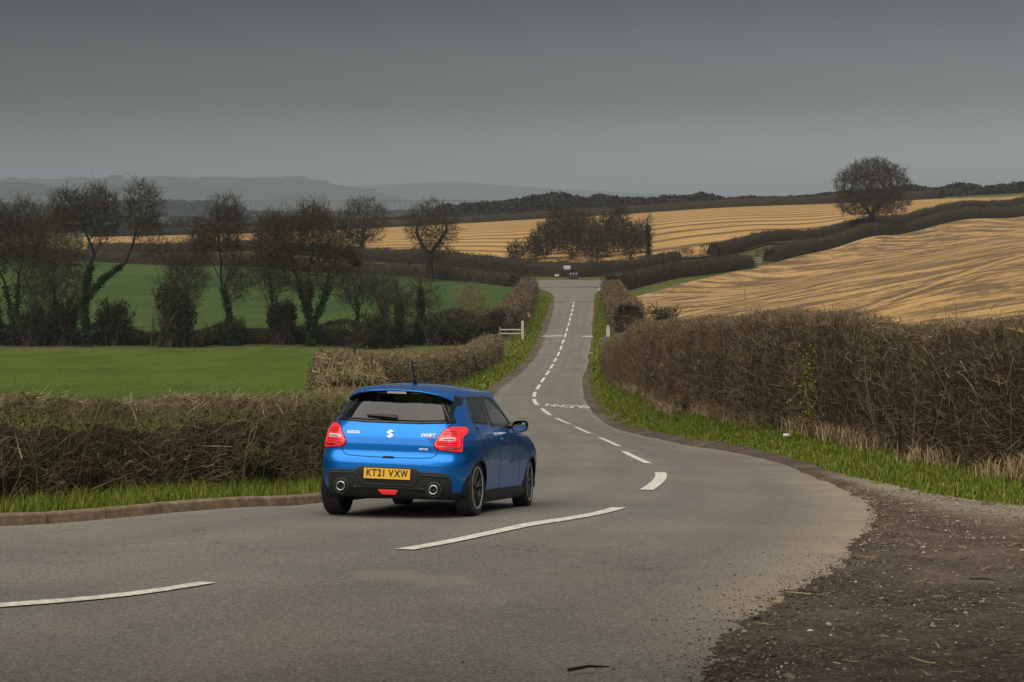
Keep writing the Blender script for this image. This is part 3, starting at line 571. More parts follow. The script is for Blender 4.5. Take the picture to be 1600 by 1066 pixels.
def colonize(trunks, A, step, kill, infl, iters=90, up=.12, seed=0):
    g = np.random.default_rng(seed); pos = []; par = []
    for tr in trunks:
        tr = np.asarray(tr, float); n = max(2, int(np.sum(np.linalg.norm(np.diff(tr, axis=0), axis=1)) / step) + 1); q = resample(spline(tr, 60) if len(tr) > 2 else tr, n)
        st = -1
        if pos:
            dd = np.linalg.norm(np.array(pos) - q[0], axis=1); st = int(np.argmin(dd)); q = q[1:] if dd[st] < step * .8 else q
        for p in q: pos.append(p); par.append(st); st = len(pos) - 1
    pos = np.array(pos); par = list(par); A = np.asarray(A); D = np.linalg.norm(A[:, None] - pos[None], axis=2); near = D.argmin(1); dist = D.min(1)
    for it in range(iters):
        act = (dist < infl) & (dist > kill)
        if not act.any(): break
        dr = np.zeros((len(pos), 3)); np.add.at(dr, near[act], unit(A[act] - pos[near[act]])); idx = np.unique(near[act])
        nd = unit(unit(dr[idx]) + g.normal(0, .22, (len(idx), 3)) + [0, 0, up]); new = pos[idx] + nd * step
        ok = np.ones(len(new), bool); 
        if it > 0: ok = np.linalg.norm(new - last_new[np.linalg.norm(new[:, None] - last_new[None], axis=2).argmin(1)], axis=1) > step * .15
        new, idx = new[ok], idx[ok]
        if not len(new): break
        last_new = new; base = len(pos); pos = np.vstack([pos, new]); par += list(idx)
        Dn = np.linalg.norm(A[:, None] - new[None], axis=2); j = Dn.argmin(1); dn = Dn.min(1); up_ = dn < dist; near[up_] = base + j[up_]; dist[up_] = dn[up_]
        kp = dist > kill; A, near, dist = A[kp], near[kp], dist[kp]
        if not len(A): break
    return pos, np.array(par)
DENS = 3.0
def tree(name, label, base, trunks, crowns, natt=420, step=.45, kill=.7, infl=6.0, tip=.018, r_max=.45, twigs=4, tlen=.95, tw=.036, ivy=0, ivy_r=.5, ivy_top=.6, group=None, seed=1, mt=None, cat='tree', thick=.10, expo=2.3, up=.12, bias=.0):
    """trunks: polylines relative to base; crowns: ellipsoids (cx,cy,cz,rx,ry,rz,weight)"""
    g = np.random.default_rng(seed); W = np.array([c[6] for c in crowns], float); W /= W.sum(); A = []
    for c, w in zip(crowns, W):
        k = max(8, int(natt * w * DENS)); u = unit(g.normal(size=(k, 3))) * (g.random((k, 1)) ** (1 / (3 + bias))); A.append(np.array(c[:3]) + u * np.array(c[3:6]))
    A = np.vstack(A); A = A[A[:, 2] > .4]
    kill *= .62; step *= .8; r_max *= .8
    pos, par = colonize(trunks, A, step, kill, infl, seed=seed, up=up)
    n = len(pos); r = np.zeros(n); cnt = np.zeros(n, int)
    np.add.at(cnt, par[par >= 0], 1); acc = np.zeros(n)
    for i in range(n - 1, -1, -1):
        r[i] = tip if acc[i] == 0 else acc[i] ** (1 / expo)
        if par[i] >= 0: acc[par[i]] += r[i] ** expo
    sc = r_max / max(r.max(), 1e-6)
    r = tip * .6 + (r - tip) * (r_max - tip) / max(r.max() - tip, 1e-6)
    e = np.where(par >= 0)[0]; P0, P1 = pos[par[e]], pos[e]; r0, r1 = r[par[e]], r[e]; r0 = np.minimum(r0, r1 * 1.5 + .01)
    root = empty(name, base); tag(root, label, cat, group)
    big = r1 > thick
    if big.any():
        V, F = prisms(P0[big], P1[big], r0[big], r1[big], 7); obj_np('trunk', V, [F], M_BARK, root, True)
    V, F = prisms(P0[~big], P1[~big], r0[~big], r1[~big], 3); tn = np.full(len(V), .25)
    th = np.where((r < tip * 2.2))[0]; k = len(th) * twigs; src = np.repeat(th, twigs)
    dirp = unit(pos[src] - pos[np.maximum(par[src], 0)] + 1e-6); d = unit(dirp * .8 + g.normal(0, .65, (k, 3)) + [0, 0, .22]); L = g.uniform(.35, 1.0, k)[:, None] * tlen
    V2, F2, t2 = quads(pos[src], pos[src] + d * L, tw, tw * .5, g.beta(2, 2.5, k))
    h = pos[src] + d * L * g.uniform(.3, .8, (k, 1)); d3 = unit(d + g.normal(0, .7, (k, 3))); V3, F3, t3 = quads(h, h + d3 * L * .55, tw * .7, tw * .4, g.beta(2, 2.5, k))
    obj_np('crown', np.vstack([V, V2, V3]), [F, F2 + len(V), F3 + len(V) + len(V2)], mt or M_TWIGF, root, tint=np.concatenate([tn, t2, t3]))
    if ivy:
        ok = np.where((r > thick * .8) & (pos[:, 2] < pos[:, 2].max() * ivy_top))[0]
        if len(ok):
            ivy = int(ivy * 1.7); ii = g.choice(ok, ivy); C = pos[ii] + unit(g.normal(size=(ivy, 3))) * (r[ii] + np.abs(g.normal(0, ivy_r * .42, ivy)) * (.55 + .6 * np.abs(np.sin(pos[ii][:, 2] * 2.1 + seed))))[:, None] * [1, 1, .8]; C[:, 2] = np.maximum(C[:, 2], .05)
            Vl, Fl, tl = leaves(C, g.uniform(.09, .24, ivy) * (ivy_r / .5) ** .5, g.random(ivy)); obj_np('ivy', Vl, [Fl], M_IVY, root, tint=tl)
    return root
def shrub(name, label, base, rx, ry, h, n=1400, tw=.03, ev=0, group=None, seed=3, mt=None, cat='shrub', tl=.9, lean=0.0, budn=0):
    g = np.random.default_rng(seed); root = empty(name, base); tag(root, label, cat, group)
    ns = max(14, n // 26); nl = 6; la = g.uniform(0, 6.28, nl); lobes = np.column_stack([np.cos(la) * g.uniform(.15, .75, nl) * rx, np.sin(la) * g.uniform(.15, .75, nl) * ry, g.uniform(.35, .82, nl) * h]); lr = g.uniform(.28, .5, nl)
    b0 = np.column_stack([g.normal(0, .25, ns) * rx, g.normal(0, .25, ns) * ry, np.zeros(ns)]); li = g.integers(0, nl, ns); tip_ = lobes[li] + unit(g.normal(size=(ns, 3))) * g.random((ns, 1)) ** .4 * (lr[li] * h)[:, None] * [min(1.6, rx / h * 1.3), min(1.6, ry / h * 1.3), .75]; tip_[:, 2] = np.clip(tip_[:, 2], .1 * h, h * 1.12); V1, F1, t1 = ribbons(b0, tip_, tw * 1.8, tw * .8, .08, g.beta(2, 3, ns))
    i = g.integers(0, ns, n); u = g.uniform(.25, 1.0, (n, 1)); st = b0[i] * (1 - u) + tip_[i] * u; d = unit(unit(tip_[i] - b0[i]) * .7 + g.normal(0, .7, (n, 3)) + [lean, 0, .25]); L = g.uniform(.12, .34, (n, 1)) * h * tl * .6
    V2, F2, t2 = ribbons(st, st + d * L, tw, tw * .5, .1, g.beta(2, 2.5, n))
    obj_np('branches', np.vstack([V1, V2]), [F1, F2 + len(V1)], mt or M_TWIGF, root, tint=np.concatenate([t1, t2]))
    if ev:
        le = g.integers(0, nl, ev); C = lobes[le] * [.9, .9, .8] + unit(g.normal(size=(ev, 3))) * g.random((ev, 1)) ** .5 * (lr[le] * h)[:, None] * [min(1.5, rx / h * 1.1), min(1.5, ry / h * 1.1), .7]; C[:, 2] = np.abs(C[:, 2]); Vl, Fl, tl_ = leaves(C, g.uniform(.08, .2, ev) * min(1.4, h / 3), g.random(ev)); obj_np('leaves', Vl, [Fl], M_IVY, root, tint=tl_)
    return root

# --- hedges
left_path = [(-14.6, 14.3), (-10.1, 18.1), (-7.2, 21.2), (-5.8, 23.3), (-4.5, 25.3), (-3.6, 27.4), (-3.1, 30), (-3.2, 36), (-3.7, 44)]
def left_gap(p): return ~((p[:, 2] - T(p[:, 0], p[:, 1]) < .45) & (np.sin(p[:, 0] * 3.1) + np.sin(p[:, 0] * 7.3 + 1) > .55))
hedge('kerbside_hedge', 'scraggy brown clipped hedge along the kerb left of the blue car', left_path, 1.15, [1.32, 1.30, 1.30, 1.28, 1.3, 1.3], 88000, .0072, .34, M_TWIG, top=.16, leafy=15000, wild=.22, gap=left_gap, stems=1500, lscale=.85, hcore=.74, boughs=220, wob=.035)
hedge('lane_hedge', 'clipped brown hedge rounding the bend behind the blue car', [(-3.9, 46), (-4.6, 56), (-6.0, 66), (-6.7, 74), (-6.0, 83), (-5.0, 95), (-3.9, 108), (-2.4, 125), (-1.5, 140)], 1.9, [1.5, 1.6, 1.6, 1.6, 1.65], 22000, .026, .72, M_TWIG, top=.12, leafy=3000, lscale=1.3, wild=.08)
right_path = [(12.5, 17), (10.2, 24), (9.3, 31), (8.7, 35), (8.2, 38.5), (7.6, 43), (6.95, 48), (6.35, 57), (5.85, 75), (6.0, 95), (6.4, 115), (6.9, 133)]
hedge('tall_hedge', 'tall dense brown thorn hedge above the grass verge on the right', right_path, 1.5, [2.68, 2.66, 2.66, 2.70, 2.69, 2.67, 2.63, 2.57, 2.43, 2.28, 2.18, 2.1], 125000, .0105, .62, M_TWIGR, top=.15, leafy=9000, lscale=.95, wild=.2, stems=1600, hcore=.93, boughs=160, wob=.03)
hedge('lane_hedge', 'dark clipped hedge left of the lane between gate and junction', [xy(775, 535, 171), xy(800, 513, 186), xy(815, 480, 226), xy(824, 460, 256), xy(826, 452, 270)], 2.6, [2.3, 2.0, 1.8, 1.8], 8000, .05, .8, M_TWIGR, lscale=2.0)
hedge('lane_hedge', 'wide dark hedge right of the lane ending beside the white post', [xy(984, 528, 169), xy(970, 500, 199), xy(962, 478, 230), xy(956, 458, 262)], 3.0, [2.4, 2.2, 1.9, 1.9], 8000, .05, .8, M_TWIGR, lscale=2.0)
hedge('field_hedge', 'long dark hedge at the top of the valley crop field', [xy(822, 450, 274), xy(700, 437, 304), xy(500, 424, 340), xy(300, 414, 375), xy(80, 404, 405), xy(-220, 402, 418)], 2.2, [1.9, 1.9, 2.1, 2.3, 2.4], 12000, .07, .85, lscale=2.6)
hedge('field_hedge', 'dark hedge edging the foot of the striped stubble field', [xy(1078, 408, 319), xy(990, 424, 304), xy(850, 433, 296), xy(700, 418, 338), xy(400, 394, 428), xy(120, 393, 468)], 2.2, [2.4, 2.4, 2.6, 2.4, 2.2], 12000, .07, .85, lscale=2.6)
hedge('field_hedge', 'dark hedge section between junction and the white field gate', [xy(952, 455, 268), xy(1000, 446, 282), xy(1080, 432, 302), xy(1172, 418, 326)], 2.6, [2.3, 2.2, 2.2], 6000, .06, .85, lscale=2.4)
hedge('field_hedge', 'long dark hedge below the big oak bordering the slope stubble', [xy(1190, 411, 338), xy(1300, 387, 380), xy(1400, 366, 415), xy(1600, 336, 482), xy(1760, 318, 530)], 2.6, 2.5, 9000, .07, .85, lscale=2.6)
hedge('field_hedge', 'dark hedge on the far side of the climbing lane by the oak', [xy(1102, 406, 330), xy(1200, 383, 375), xy(1360, 355, 425), xy(1500, 329, 480), xy(1640, 311, 522), xy(1760, 303, 545)], 2.4, 2.4, 9000, .07, .85, lscale=2.6)
hedge('field_hedge', 'thin dark hedge line along the top of the striped stubble', [xy(120, 376, 602), xy(400, 366, 645), xy(720, 351, 655), xy(1000, 335, 626), xy(1300, 320, 606), xy(1500, 312, 575)], 3.0, [2.5, 2.6, 2.8, 3.0, 3.0], 8000, .14, .85, lscale=3.6)

# --- bare trees standing along the stream, read off the photograph: everything in metres at 158 m
def rel(base_px, base_py, d):
    b = at(base_px, base_py, d); b[2] = float(T(b[0], b[1])); s = FOC / d
    return b, (lambda x, y, dy=0.0: ((x - base_px) / s, dy, (base_py - y) / s))
def ell(q, x0, x1, y0, y1, w, dep=None, dy=0.0):
    a, c = q(x0, y1), q(x1, y0); rx = (c[0] - a[0]) / 2; rz = (c[2] - a[2]) / 2; return ((a[0] + c[0]) / 2, dy, (a[2] + c[2]) / 2, rx, dep or rx, rz, w)
G1 = 'bare trees along the stream'
kw = dict(step=.42, kill=.62, infl=3.2, tip=.012, tlen=1.3, twigs=4, tw=.034, thick=.07, expo=2.0, group=G1)
b, q = rel(20, 545, 158)
tree('bare_tree', 'tall many-stemmed bare tree at the left edge of the stream row', b, [[q(20, 545), q(16, 490, .3), q(8, 440)], [q(20, 540), q(30, 480, -.6), q(36, 430, -.9)], [q(16, 500, .3), q(-8, 460, .5)], [q(30, 482, -.6), q(50, 445, -1.2)]], [ell(q, 8, 76, 314, 440, 4, 3), ell(q, -45, 26, 318, 450, 4, 3), ell(q, 25, 95, 380, 490, 1.6, 2.5)], 680, r_max=.22, ivy=1500, ivy_r=.42, ivy_top=.42, seed=11, **kw)
b, q = rel(135, 545, 157)
tree('bare_tree', 'leaning bare tree with ivy trunk and a long low side limb', b, [[q(135, 545), q(134, 480), q(142, 420, .2), q(158, 385, .2)], [q(136, 470), q(165, 440, -.6), q(205, 412, -.8), q(240, 400, -.9)], [q(200, 415, -.8), q(213, 385, -.8), q(218, 362, -.8)], [q(132, 500), q(118, 455, .5), q(112, 430, .6)], [q(150, 400, .2), q(136, 372, .7)]], [ell(q, 80, 155, 298, 372, 3, 3), ell(q, 130, 192, 294, 385, 3, 2.5), ell(q, 196, 256, 288, 380, 2.4, 2.4), ell(q, 215, 270, 370, 412, .6, 1.5), ell(q, 95, 145, 390, 490, 1.0, 2)], 740, r_max=.25, ivy=3400, ivy_r=.42, ivy_top=.5, seed=12, **kw)
b, q = rel(362, 545, 158)
tree('bare_tree', 'slim bare tree with ivy foot, third along the stream row', b, [[q(362, 545), q(358, 490), q(346, 440, .2), q(347, 412, .2)], [q(347, 445, .2), q(334, 420, .5)], [q(350, 455), q(366, 418, -.4)]], [ell(q, 326, 388, 310, 405, 3.2, 2.4), ell(q, 298, 345, 345, 420, 1.8, 2), ell(q, 345, 402, 380, 480, 1.0, 2)], 540, r_max=.18, ivy=2000, ivy_r=.36, ivy_top=.4, seed=13, **kw)
b, q = rel(485, 545, 158)
tree('bare_tree', 'broad three-stemmed bare tree thick with ivy above the valley field', b, [[q(485, 545), q(482, 480), q(484, 420)], [q(484, 500), q(468, 450, .4), q(456, 415, .6)], [q(486, 520), q(508, 470, -.5), q(516, 430, -.6)], [q(480, 530), q(448, 500, .3), q(432, 475, .4)]], [ell(q, 398, 480, 334, 425, 3, 4), ell(q, 456, 526, 320, 415, 3, 3.5), ell(q, 496, 562, 342, 440, 2.2, 3), ell(q, 410, 550, 400, 470, 1.2, 3)], 800, r_max=.23, ivy=4200, ivy_r=.45, ivy_top=.45, seed=14, **kw)
for i, (px, d, top, w, lab) in enumerate([(86, 176, 335, 62, 'slender bare tree standing behind the leaning ivy tree'), (292, 180, 395, 70, 'low spreading bare tree behind the big rounded shrub'), (424, 178, 352, 66, 'slender bare tree behind and left of the broad three-stemmed tree'), (556, 176, 430, 60, 'low bare tree behind and right of the broad three-stemmed tree'), (600, 174, 440, 60, 'twiggy bare tree behind the ivy-covered trunks')]):
    b, q = rel(px, 540, d); tree('bare_tree', lab, b, [[q(px, 540), q(px + 3, 500), q(px - 2, 460)], [q(px + 2, 512), q(px + 12, 475)], [q(px + 1, 505), q(px - 14, 470)]], [ell(q, px - w / 2, px + w / 2, top, 495, 1)], 300, r_max=.13, ivy=500, ivy_r=.35, ivy_top=.5, seed=70 + i, **kw)
b, q = rel(622, 545, 160)
tree('ivy_tree', 'short ivy-covered trunk left of the pair by the lane', b, [[q(622, 545), q(624, 500), q(622, 455)]], [ell(q, 590, 650, 450, 520, 1)], 120, .4, .7, 5, r_max=.22, ivy=2600, ivy_r=.45, ivy_top=1.0, group=G1, seed=15)
b, q = rel(654, 545, 162)
tree('ivy_tree', 'taller ivy-covered trunk of the pair by the lane', b, [[q(654, 545), q(658, 500), q(656, 442)]], [ell(q, 630, 690, 436, 520, 1)], 140, .4, .7, 5, r_max=.22, ivy=2800, ivy_r=.42, ivy_top=1.0, group=G1, seed=16)
b, q = rel(735, 530, 166)
tree('young_tree', 'thin yellowish young tree standing right of the ivy trunks', b, [[q(735, 530), q(735, 490), q(733, 455)]], [ell(q, 705, 765, 442, 505, 1)], 160, .35, .5, 5, r_max=.08, tip=.012, tw=.022, group=G1, seed=17, mt=M_TWIG)
# big oaks
b, q = rel(672, 442, 300)
tree('oak_tree', 'dark round-headed bare oak at the edge of the valley field', b, [[q(672, 442), q(672, 415), q(674, 392)], [q(673, 405), q(660, 385, .8), q(650, 365, 1)], [q(673, 398), q(690, 375, -.8), q(698, 360, -1)]], [ell(q, 632, 720, 314, 396, 5), ell(q, 640, 712, 380, 412, .9)], 520, .55, .85, 6, tip=.022, r_max=.6, twigs=3, tlen=1.2, tw=.055, group='oaks', seed=21, bias=.8, expo=2.0)
b, q = rel(566, 410, 378)
tree('oak_tree', 'bare oak with ivied trunk in front of the stubble', b, [[q(566, 410), q(566, 385), q(568, 365)]], [ell(q, 528, 608, 312, 378, 5), ell(q, 540, 600, 365, 385, .6)], 440, .7, 1.0, 7, tip=.03, r_max=.55, twigs=3, tlen=1.4, tw=.075, ivy=1200, ivy_r=.6, ivy_top=.5, group='oaks', seed=22, bias=1.0)
b, q = rel(1361, 361, 412)
tree('oak_tree', 'large solitary bare oak on the skyline by the climbing lane', b, [[q(1361, 361), q(1361, 345), q(1362, 330)], [q(1361, 335), q(1345, 315, 1), q(1330, 300, 1.5)], [q(1362, 332), q(1380, 312, -1), q(1392, 298, -1.5)]], [ell(q, 1302, 1422, 252, 325, 5), ell(q, 1302, 1425, 290, 342, 2.6), ell(q, 1325, 1405, 246, 290, 2)], 900, .75, 1.05, 9, tip=.04, r_max=.85, twigs=5, tlen=1.4, tw=.07, expo=2.0, group='oaks', seed=23, bias=1.0)
b, q = rel(322, 398, 415)
tree('small_tree', 'small dark bare tree before the left end of the stubble', b, [[q(322, 398), q(322, 382)]], [ell(q, 298, 340, 358, 388, 1)], 220, .6, .9, 9, tip=.04, r_max=.3, tw=.07, ivy=700, ivy_r=.8, ivy_top=.8, seed=24, group='oaks')
# thicket behind the junction
kinds = [(835, 372, 22), (852, 362, 26), (872, 346, 32), (893, 340, 34), (912, 350, 30), (930, 362, 26), (948, 352, 26), (966, 346, 26), (984, 362, 24), (1000, 372, 18), (806, 385, 16)]
where_ = ['second from the left', 'third from the left', 'fourth from the left, tall', 'fifth from the left, tallest', 'sixth from the left', 'seventh from the left', 'eighth from the left', 'ninth from the left, tall', 'tenth from the left', 'last on the right', 'first on the left, low']
for i, (px, py, w) in enumerate(kinds):
    b, q = rel(px, 424, 322 + 6 * ((i * 7) % 5))
    tree('thicket_tree', f'bare brown thicket tree behind the junction, {where_[i]}', b, [[q(px, 424), q(px + 2, 408), q(px + 1, 385)], [q(px, 422), q(px - 6, 404), q(px - 8, 390)], [q(px, 422), q(px + 7, 402), q(px + 9, 392)]], [ell(q, px - w / 2 - 6, px + w / 2 + 6, py, 420, 1)], 300, .6, .85, 9, tip=.03, r_max=.13, twigs=4, tlen=1.4, tw=.085, ivy=700 if i in (6, 8) else 0, ivy_r=.9, ivy_top=.8, group='thicket trees behind the junction', seed=40 + i, mt=M_TWIGF, up=.3)
b, q = rel(1013, 415, 330)
tree('ivy_tree', 'narrow dark ivy-clad tree right of the thicket', b, [[q(1013, 415), q(1013, 390), q(1011, 355)]], [ell(q, 1004, 1022, 338, 400, 1)], 80, .6, 1.0, 9, tip=.04, r_max=.2, tw=.06, ivy=1500, ivy_r=.75, ivy_top=.72, seed=60)
hedge('stream_scrub', 'tangled brown scrub along the stream below the bare trees', [xy(-160, 545, 161), xy(100, 545, 161), xy(320, 545, 162), xy(540, 545, 163), xy(700, 545, 166), xy(775, 542, 170)], 2.4, [1.9, 1.1, 2.3, 1.3, .8, 1.9, .7, 1.0, 1.8, .9, 1.4, 2.2, 1.3, 2.4, 2.0, 2.4], 16000, .045, .5, M_TWIGF, lscale=2.4, wild=.45, wob=.16, leafy=2600, hcore=.62)
# shrubs along the stream
G2 = 'shrubs along the stream'
for i, (px, py, rx, h_px, ev, lab) in enumerate([(50, 545, 30, 75, 500, 'low scrubby shrub between the two trees at the left'), (95, 546, 30, 95, 900, 'dense dark shrub at the foot of the leaning tree'), (180, 546, 34, 80, 700, 'twiggy shrub right of the leaning tree'), (266, 546, 52, 118, 3600, 'big rounded shrub dark with ivy beside the slim tree'), (360, 547, 32, 46, 3200, 'low evergreen bush at the foot of the slim tree'), (440, 547, 26, 78, 2600, 'ivy-dark shrub left of the broad three-stemmed tree'), (560, 546, 34, 40, 700, 'low bramble mound between broad tree and ivy trunks'), (598, 547, 30, 62, 1800, 'dark evergreen shrub left of the ivy trunks'), (690, 546, 34, 55, 1500, 'bushy shrub right of the ivy trunks'), (735, 545, 34, 50, 1600, 'dark bush near the end of the lane hedge'), (-20, 546, 40, 90, 1200, 'dark shrub cut by the left edge of the photo'), (520, 547, 26, 30, 900, 'small low bush right of the broad tree'), (308, 547, 22, 30, 300, 'small reddish scrub patch between big shrub and slim tree')]):
    d = 158 + (i % 3); b = at(px, py, d); b[2] = float(T(b[0], b[1])); sc = d / FOC
    shrub('shrub', lab, b, rx * sc * 1.12, rx * sc * .9, h_px * sc, 3600, .045, ev, G2, 100 + i)
b = at(1038, 528, 160); b[2] = float(T(b[0], b[1])); shrub('shrub', 'leafy shrub above the tall hedge at the corner of the slope stubble', b, 1.75, 1.5, 2.5, 1300, .03, 1100, 'shrubs by the slope stubble', 130)
b = at(1403, 505, 62); b[2] = float(T(b[0], b[1])); shrub('shrub', 'thin bare shrub rising just above the tall hedge, the smaller', b, .75, .7, 2.4, 700, .014, 0, 'shrubs by the slope stubble', 131, M_TWIG)
b = at(1505, 500, 56); b[2] = float(T(b[0], b[1])); shrub('shrub', 'thin bare shrub rising above the tall hedge, the larger one', b, 1.1, .9, 2.8, 1000, .014, 0, 'shrubs by the slope stubble', 132, M_TWIG)
b = at(1272, 640, 44.1); b[2] = float(T(b[0], b[1])) + .1
g = np.random.default_rng(5); C = np.column_stack([g.normal(0, .20, 650), g.normal(-.1, .12, 650), np.clip(g.normal(.95, .55, 650), 0, 2.0)]); C[:, 0] += (C[:, 2] - 1) * .1
sp_ = empty('budding_sprig', b); tag(sp_, 'yellow-green sprig budding in the tall hedge', 'plant'); MB().tube([(0, 0, 0), (-.05, -.08, .6), (.05, -.12, 1.3), (.12, -.1, 1.9)], [.012, .010, .007, .004], 5).build('stem', M_BARK, sp_)
Vl, Fl, tl = leaves(C, g.uniform(.03, .075, 650), g.random(650)); o = obj_np('leaves', Vl, [Fl], M_BUD, sp_, tint=tl); o['kind'] = 'stuff'
# ---------------------------------------------------------------- the blue hatchback
CAR_PSI = R(14.0); CAR_SL = 0.117
def car_frame():
    n = np.array([0, CAR_SL, 1.]); n /= np.linalg.norm(n)
    fw = np.array([math.sin(CAR_PSI), math.cos(CAR_PSI), 0]); fw[2] = -CAR_SL * fw[1]; fw /= np.linalg.norm(fw)
    rt = np.cross(fw, n)
    return np.stack([rt, fw, n], 1)
CARM = car_frame()
_d = 20.5                                      # where the right rear tyre meets the road
for _ in range(60):
    _wc = at(738, 806, _d); _d += (_wc[2] - float(T(_wc[0], _wc[1])) - .031) * 3
CARO = _wc - CARM[:, 0] * 0.79
_Z = [.19, .24, .30, .40, .50, .58, .63, .66, .70, .78, .86, .93, .98, 1.02, 1.10, 1.20, 1.30, 1.385]
_YR = [-.42, -.51, -.55, -.575, -.590, -.592, -.582, -.566, -.553, -.556, -.55, -.530, -.502, -.474, -.42, -.352, -.28, -.215]
_W = [.795, .825, .845, .858, .864, .866, .867, .867, .867, .865, .857, .842, .822, .800, .768, .722, .668, .612]
_YF = [3.10, 3.20, 3.25, 3.285, 3.29, 3.28, 3.26, 3.24, 3.20, 3.06, 2.80, 2.48, 2.20, 2.02, 1.84, 1.60, 1.37, 1.17]
_N = [7, 7, 7.2, 7.4, 7.6, 7.6, 7.6, 7.5, 7.4, 7.2, 6.8, 6.4, 6.0, 5.8, 5.5, 5.2, 5.0, 4.8]
def _sm(z, tab):
    zz = np.linspace(.15, 1.42, 400); v = np.interp(zz, _Z, tab); k = np.hanning(15); k /= k.sum()
    v = np.convolve(np.pad(v, 7, mode='edge'), k, 'valid'); return np.interp(z, zz, v)
def car_outline(z, n, ym=1.35):
    W, yr, yf, N = (_sm(z, t) for t in (_W, _YR, _YF, _N))
    t = np.linspace(0, math.pi / 2, 500)
    s, c = np.sin(t) ** (2 / N), np.cos(t) ** (2 / N)
    a = np.stack([W * s, ym - (ym - yr) * c], 1); Nf = 6.0 if z < .9 else 4.4
    s, c = np.sin(t) ** (2 / Nf), np.cos(t) ** (2 / Nf)
    b = np.stack([W * s, ym + (yf - ym) * c], 1)[::-1]
    o = np.vstack([a, b[1:]])
    # haunches over the wheels
    w = math.exp(-((z - .62) / .22) ** 2)
    side = smoothstep(.6, .8, o[:, 0] / W)
    o[:, 0] += side * w * (.020 * np.exp(-((o[:, 1] - .02) / .42) ** 2) + .014 * np.exp(-((o[:, 1] - 2.45) / .42) ** 2) - .010 * np.exp(-((o[:, 1] - 1.2) / .5) ** 2))
    return resample(o, n)
def car_body_arrays(nu=190, nz=120, nr=26):
    zs = np.linspace(.20, 1.385, nz); rings = []
    for z in zs:
        o = car_outline(z, nu); full = np.vstack([o, (o * [-1, 1])[1:-1][::-1]])
        rings.append(np.column_stack([full, np.full(len(full), z)]))
    top = rings[-1]; c = np.array([0, .72])
    for i in range(1, nr + 1):
        r = 1 - i / (nr + .5)
        rings.append(np.column_stack([c + (top[:, :2] - c) * r, np.full(len(top), 1.385 + .080 * (1 - r ** 2.4))]))
    V = np.vstack(rings); m = len(top); F = []
    for i in range(len(rings) - 1):
        a = i * m + np.arange(m); b = i * m + (np.arange(m) + 1) % m
        F.append(np.stack([a, b, b + m, a + m], 1))
    F = np.vstack(F); V = np.vstack([V, [[0, .72, 1.465]]]); k = len(V) - 1
    a = (len(rings) - 1) * m + np.arange(m); b = (len(rings) - 1) * m + (np.arange(m) + 1) % m
    T = np.stack([a, b, np.full(m, k)], 1)
    return V, F, T
ROLL = Matrix.Translation((0, 0, .32)) @ Matrix.Rotation(R(2.0), 4, 'Y') @ Matrix.Translation((0, 0, -.32))
#CALIBEND
M_PAINT = mat('blue_metallic_paint', (.002, .17, .60), .36, .85, **{'Coat Weight': .7, 'Coat Roughness': .03, 'Coat IOR': 1.42})
_t = NT(M_PAINT); _c = _t.coords(); setcol(M_PAINT, _t.mix(_t.noise(_c, 900, 1), (.001, .155, .57), (.004, .21, .74)))
M_BLACKP = mat('black_plastic', (.016, .017, .018), .55)
_t = NT(M_BLACKP); setbump(M_BLACKP, _t, _t.noise(_t.coords(), 420, 2), .12, .002)
M_GLOSSB = mat('gloss_black', (.008, .008, .009), .12)
M_SEAM = mat('shut_line_black', (.002, .003, .006), .9)
M_RUB = mat('tyre_rubber', (.018, .018, .018), .8)
_t = NT(M_RUB); setcol(M_RUB, _t.ramp(_t.noise(_t.coords(), 14, 4), [(.3, (.012, .012, .012)), (.75, (.032, .030, .028))]))
M_RIMD = mat('rim_dark_metal', (.03, .032, .035), .35, .7)
M_SPOKE = mat('spoke_metal', (.24, .245, .25), .32, .9)
M_RIMS = mat('rim_machined_metal', (.72, .73, .75), .3, .8)
M_CHROME = mat('chrome', (.75, .76, .78), .12, 1.0)
M_RED = mat('red_lens', (.62, .006, .012), .12, 0, **{'Coat Weight': 1.0, 'Emission Color': (1, .02, .03, 1), 'Emission Strength': .22})
M_REDD = mat('dark_red_lens', (.12, .004, .008), .2, 0, **{'Coat Weight': .6})
M_CLEAR = mat('clear_lens', (.62, .60, .62), .15)
M_PLATE = mat('yellow_plate', (.80, .43, .008), .35)
M_INK = mat('plate_ink', (.01, .01, .012), .4)
M_BADGE = mat('badge_silver', (.86, .87, .90), .25, .15)
M_BADGER = mat('badge_red', (.55, .01, .02), .3)
M_SEAT = mat('seat_fabric', (.02, .02, .022), .9)
M_MIRG = mat('mirror_glass', (.75, .8, .82), .03, 1.0)
def glass_mat(name, tint, refl):
    m = bpy.data.materials.new(name); m.use_nodes = True; n = m.node_tree.nodes; l = m.node_tree.links; n.remove(n['Principled BSDF'])
    tr = n.new('ShaderNodeBsdfTransparent'); tr.inputs[0].default_value = (*tint, 1)
    gl = n.new('ShaderNodeBsdfGlossy'); gl.inputs['Roughness'].default_value = .02; gl.inputs[0].default_value = (1, 1, 1, 1)
    lw = n.new('ShaderNodeFresnel'); lw.inputs['IOR'].default_value = refl
    mx = n.new('ShaderNodeMixShader'); l.new(lw.outputs[0], mx.inputs[0]); l.new(tr.outputs[0], mx.inputs[1]); l.new(gl.outputs[0], mx.inputs[2])
    l.new(mx.outputs[0], n['Material Output'].inputs[0]); return m
M_GLASSR = glass_mat('privacy_glass', (.11, .12, .125), 1.62)
M_GLASSF = glass_mat('clear_side_glass', (.62, .68, .66), 1.5)

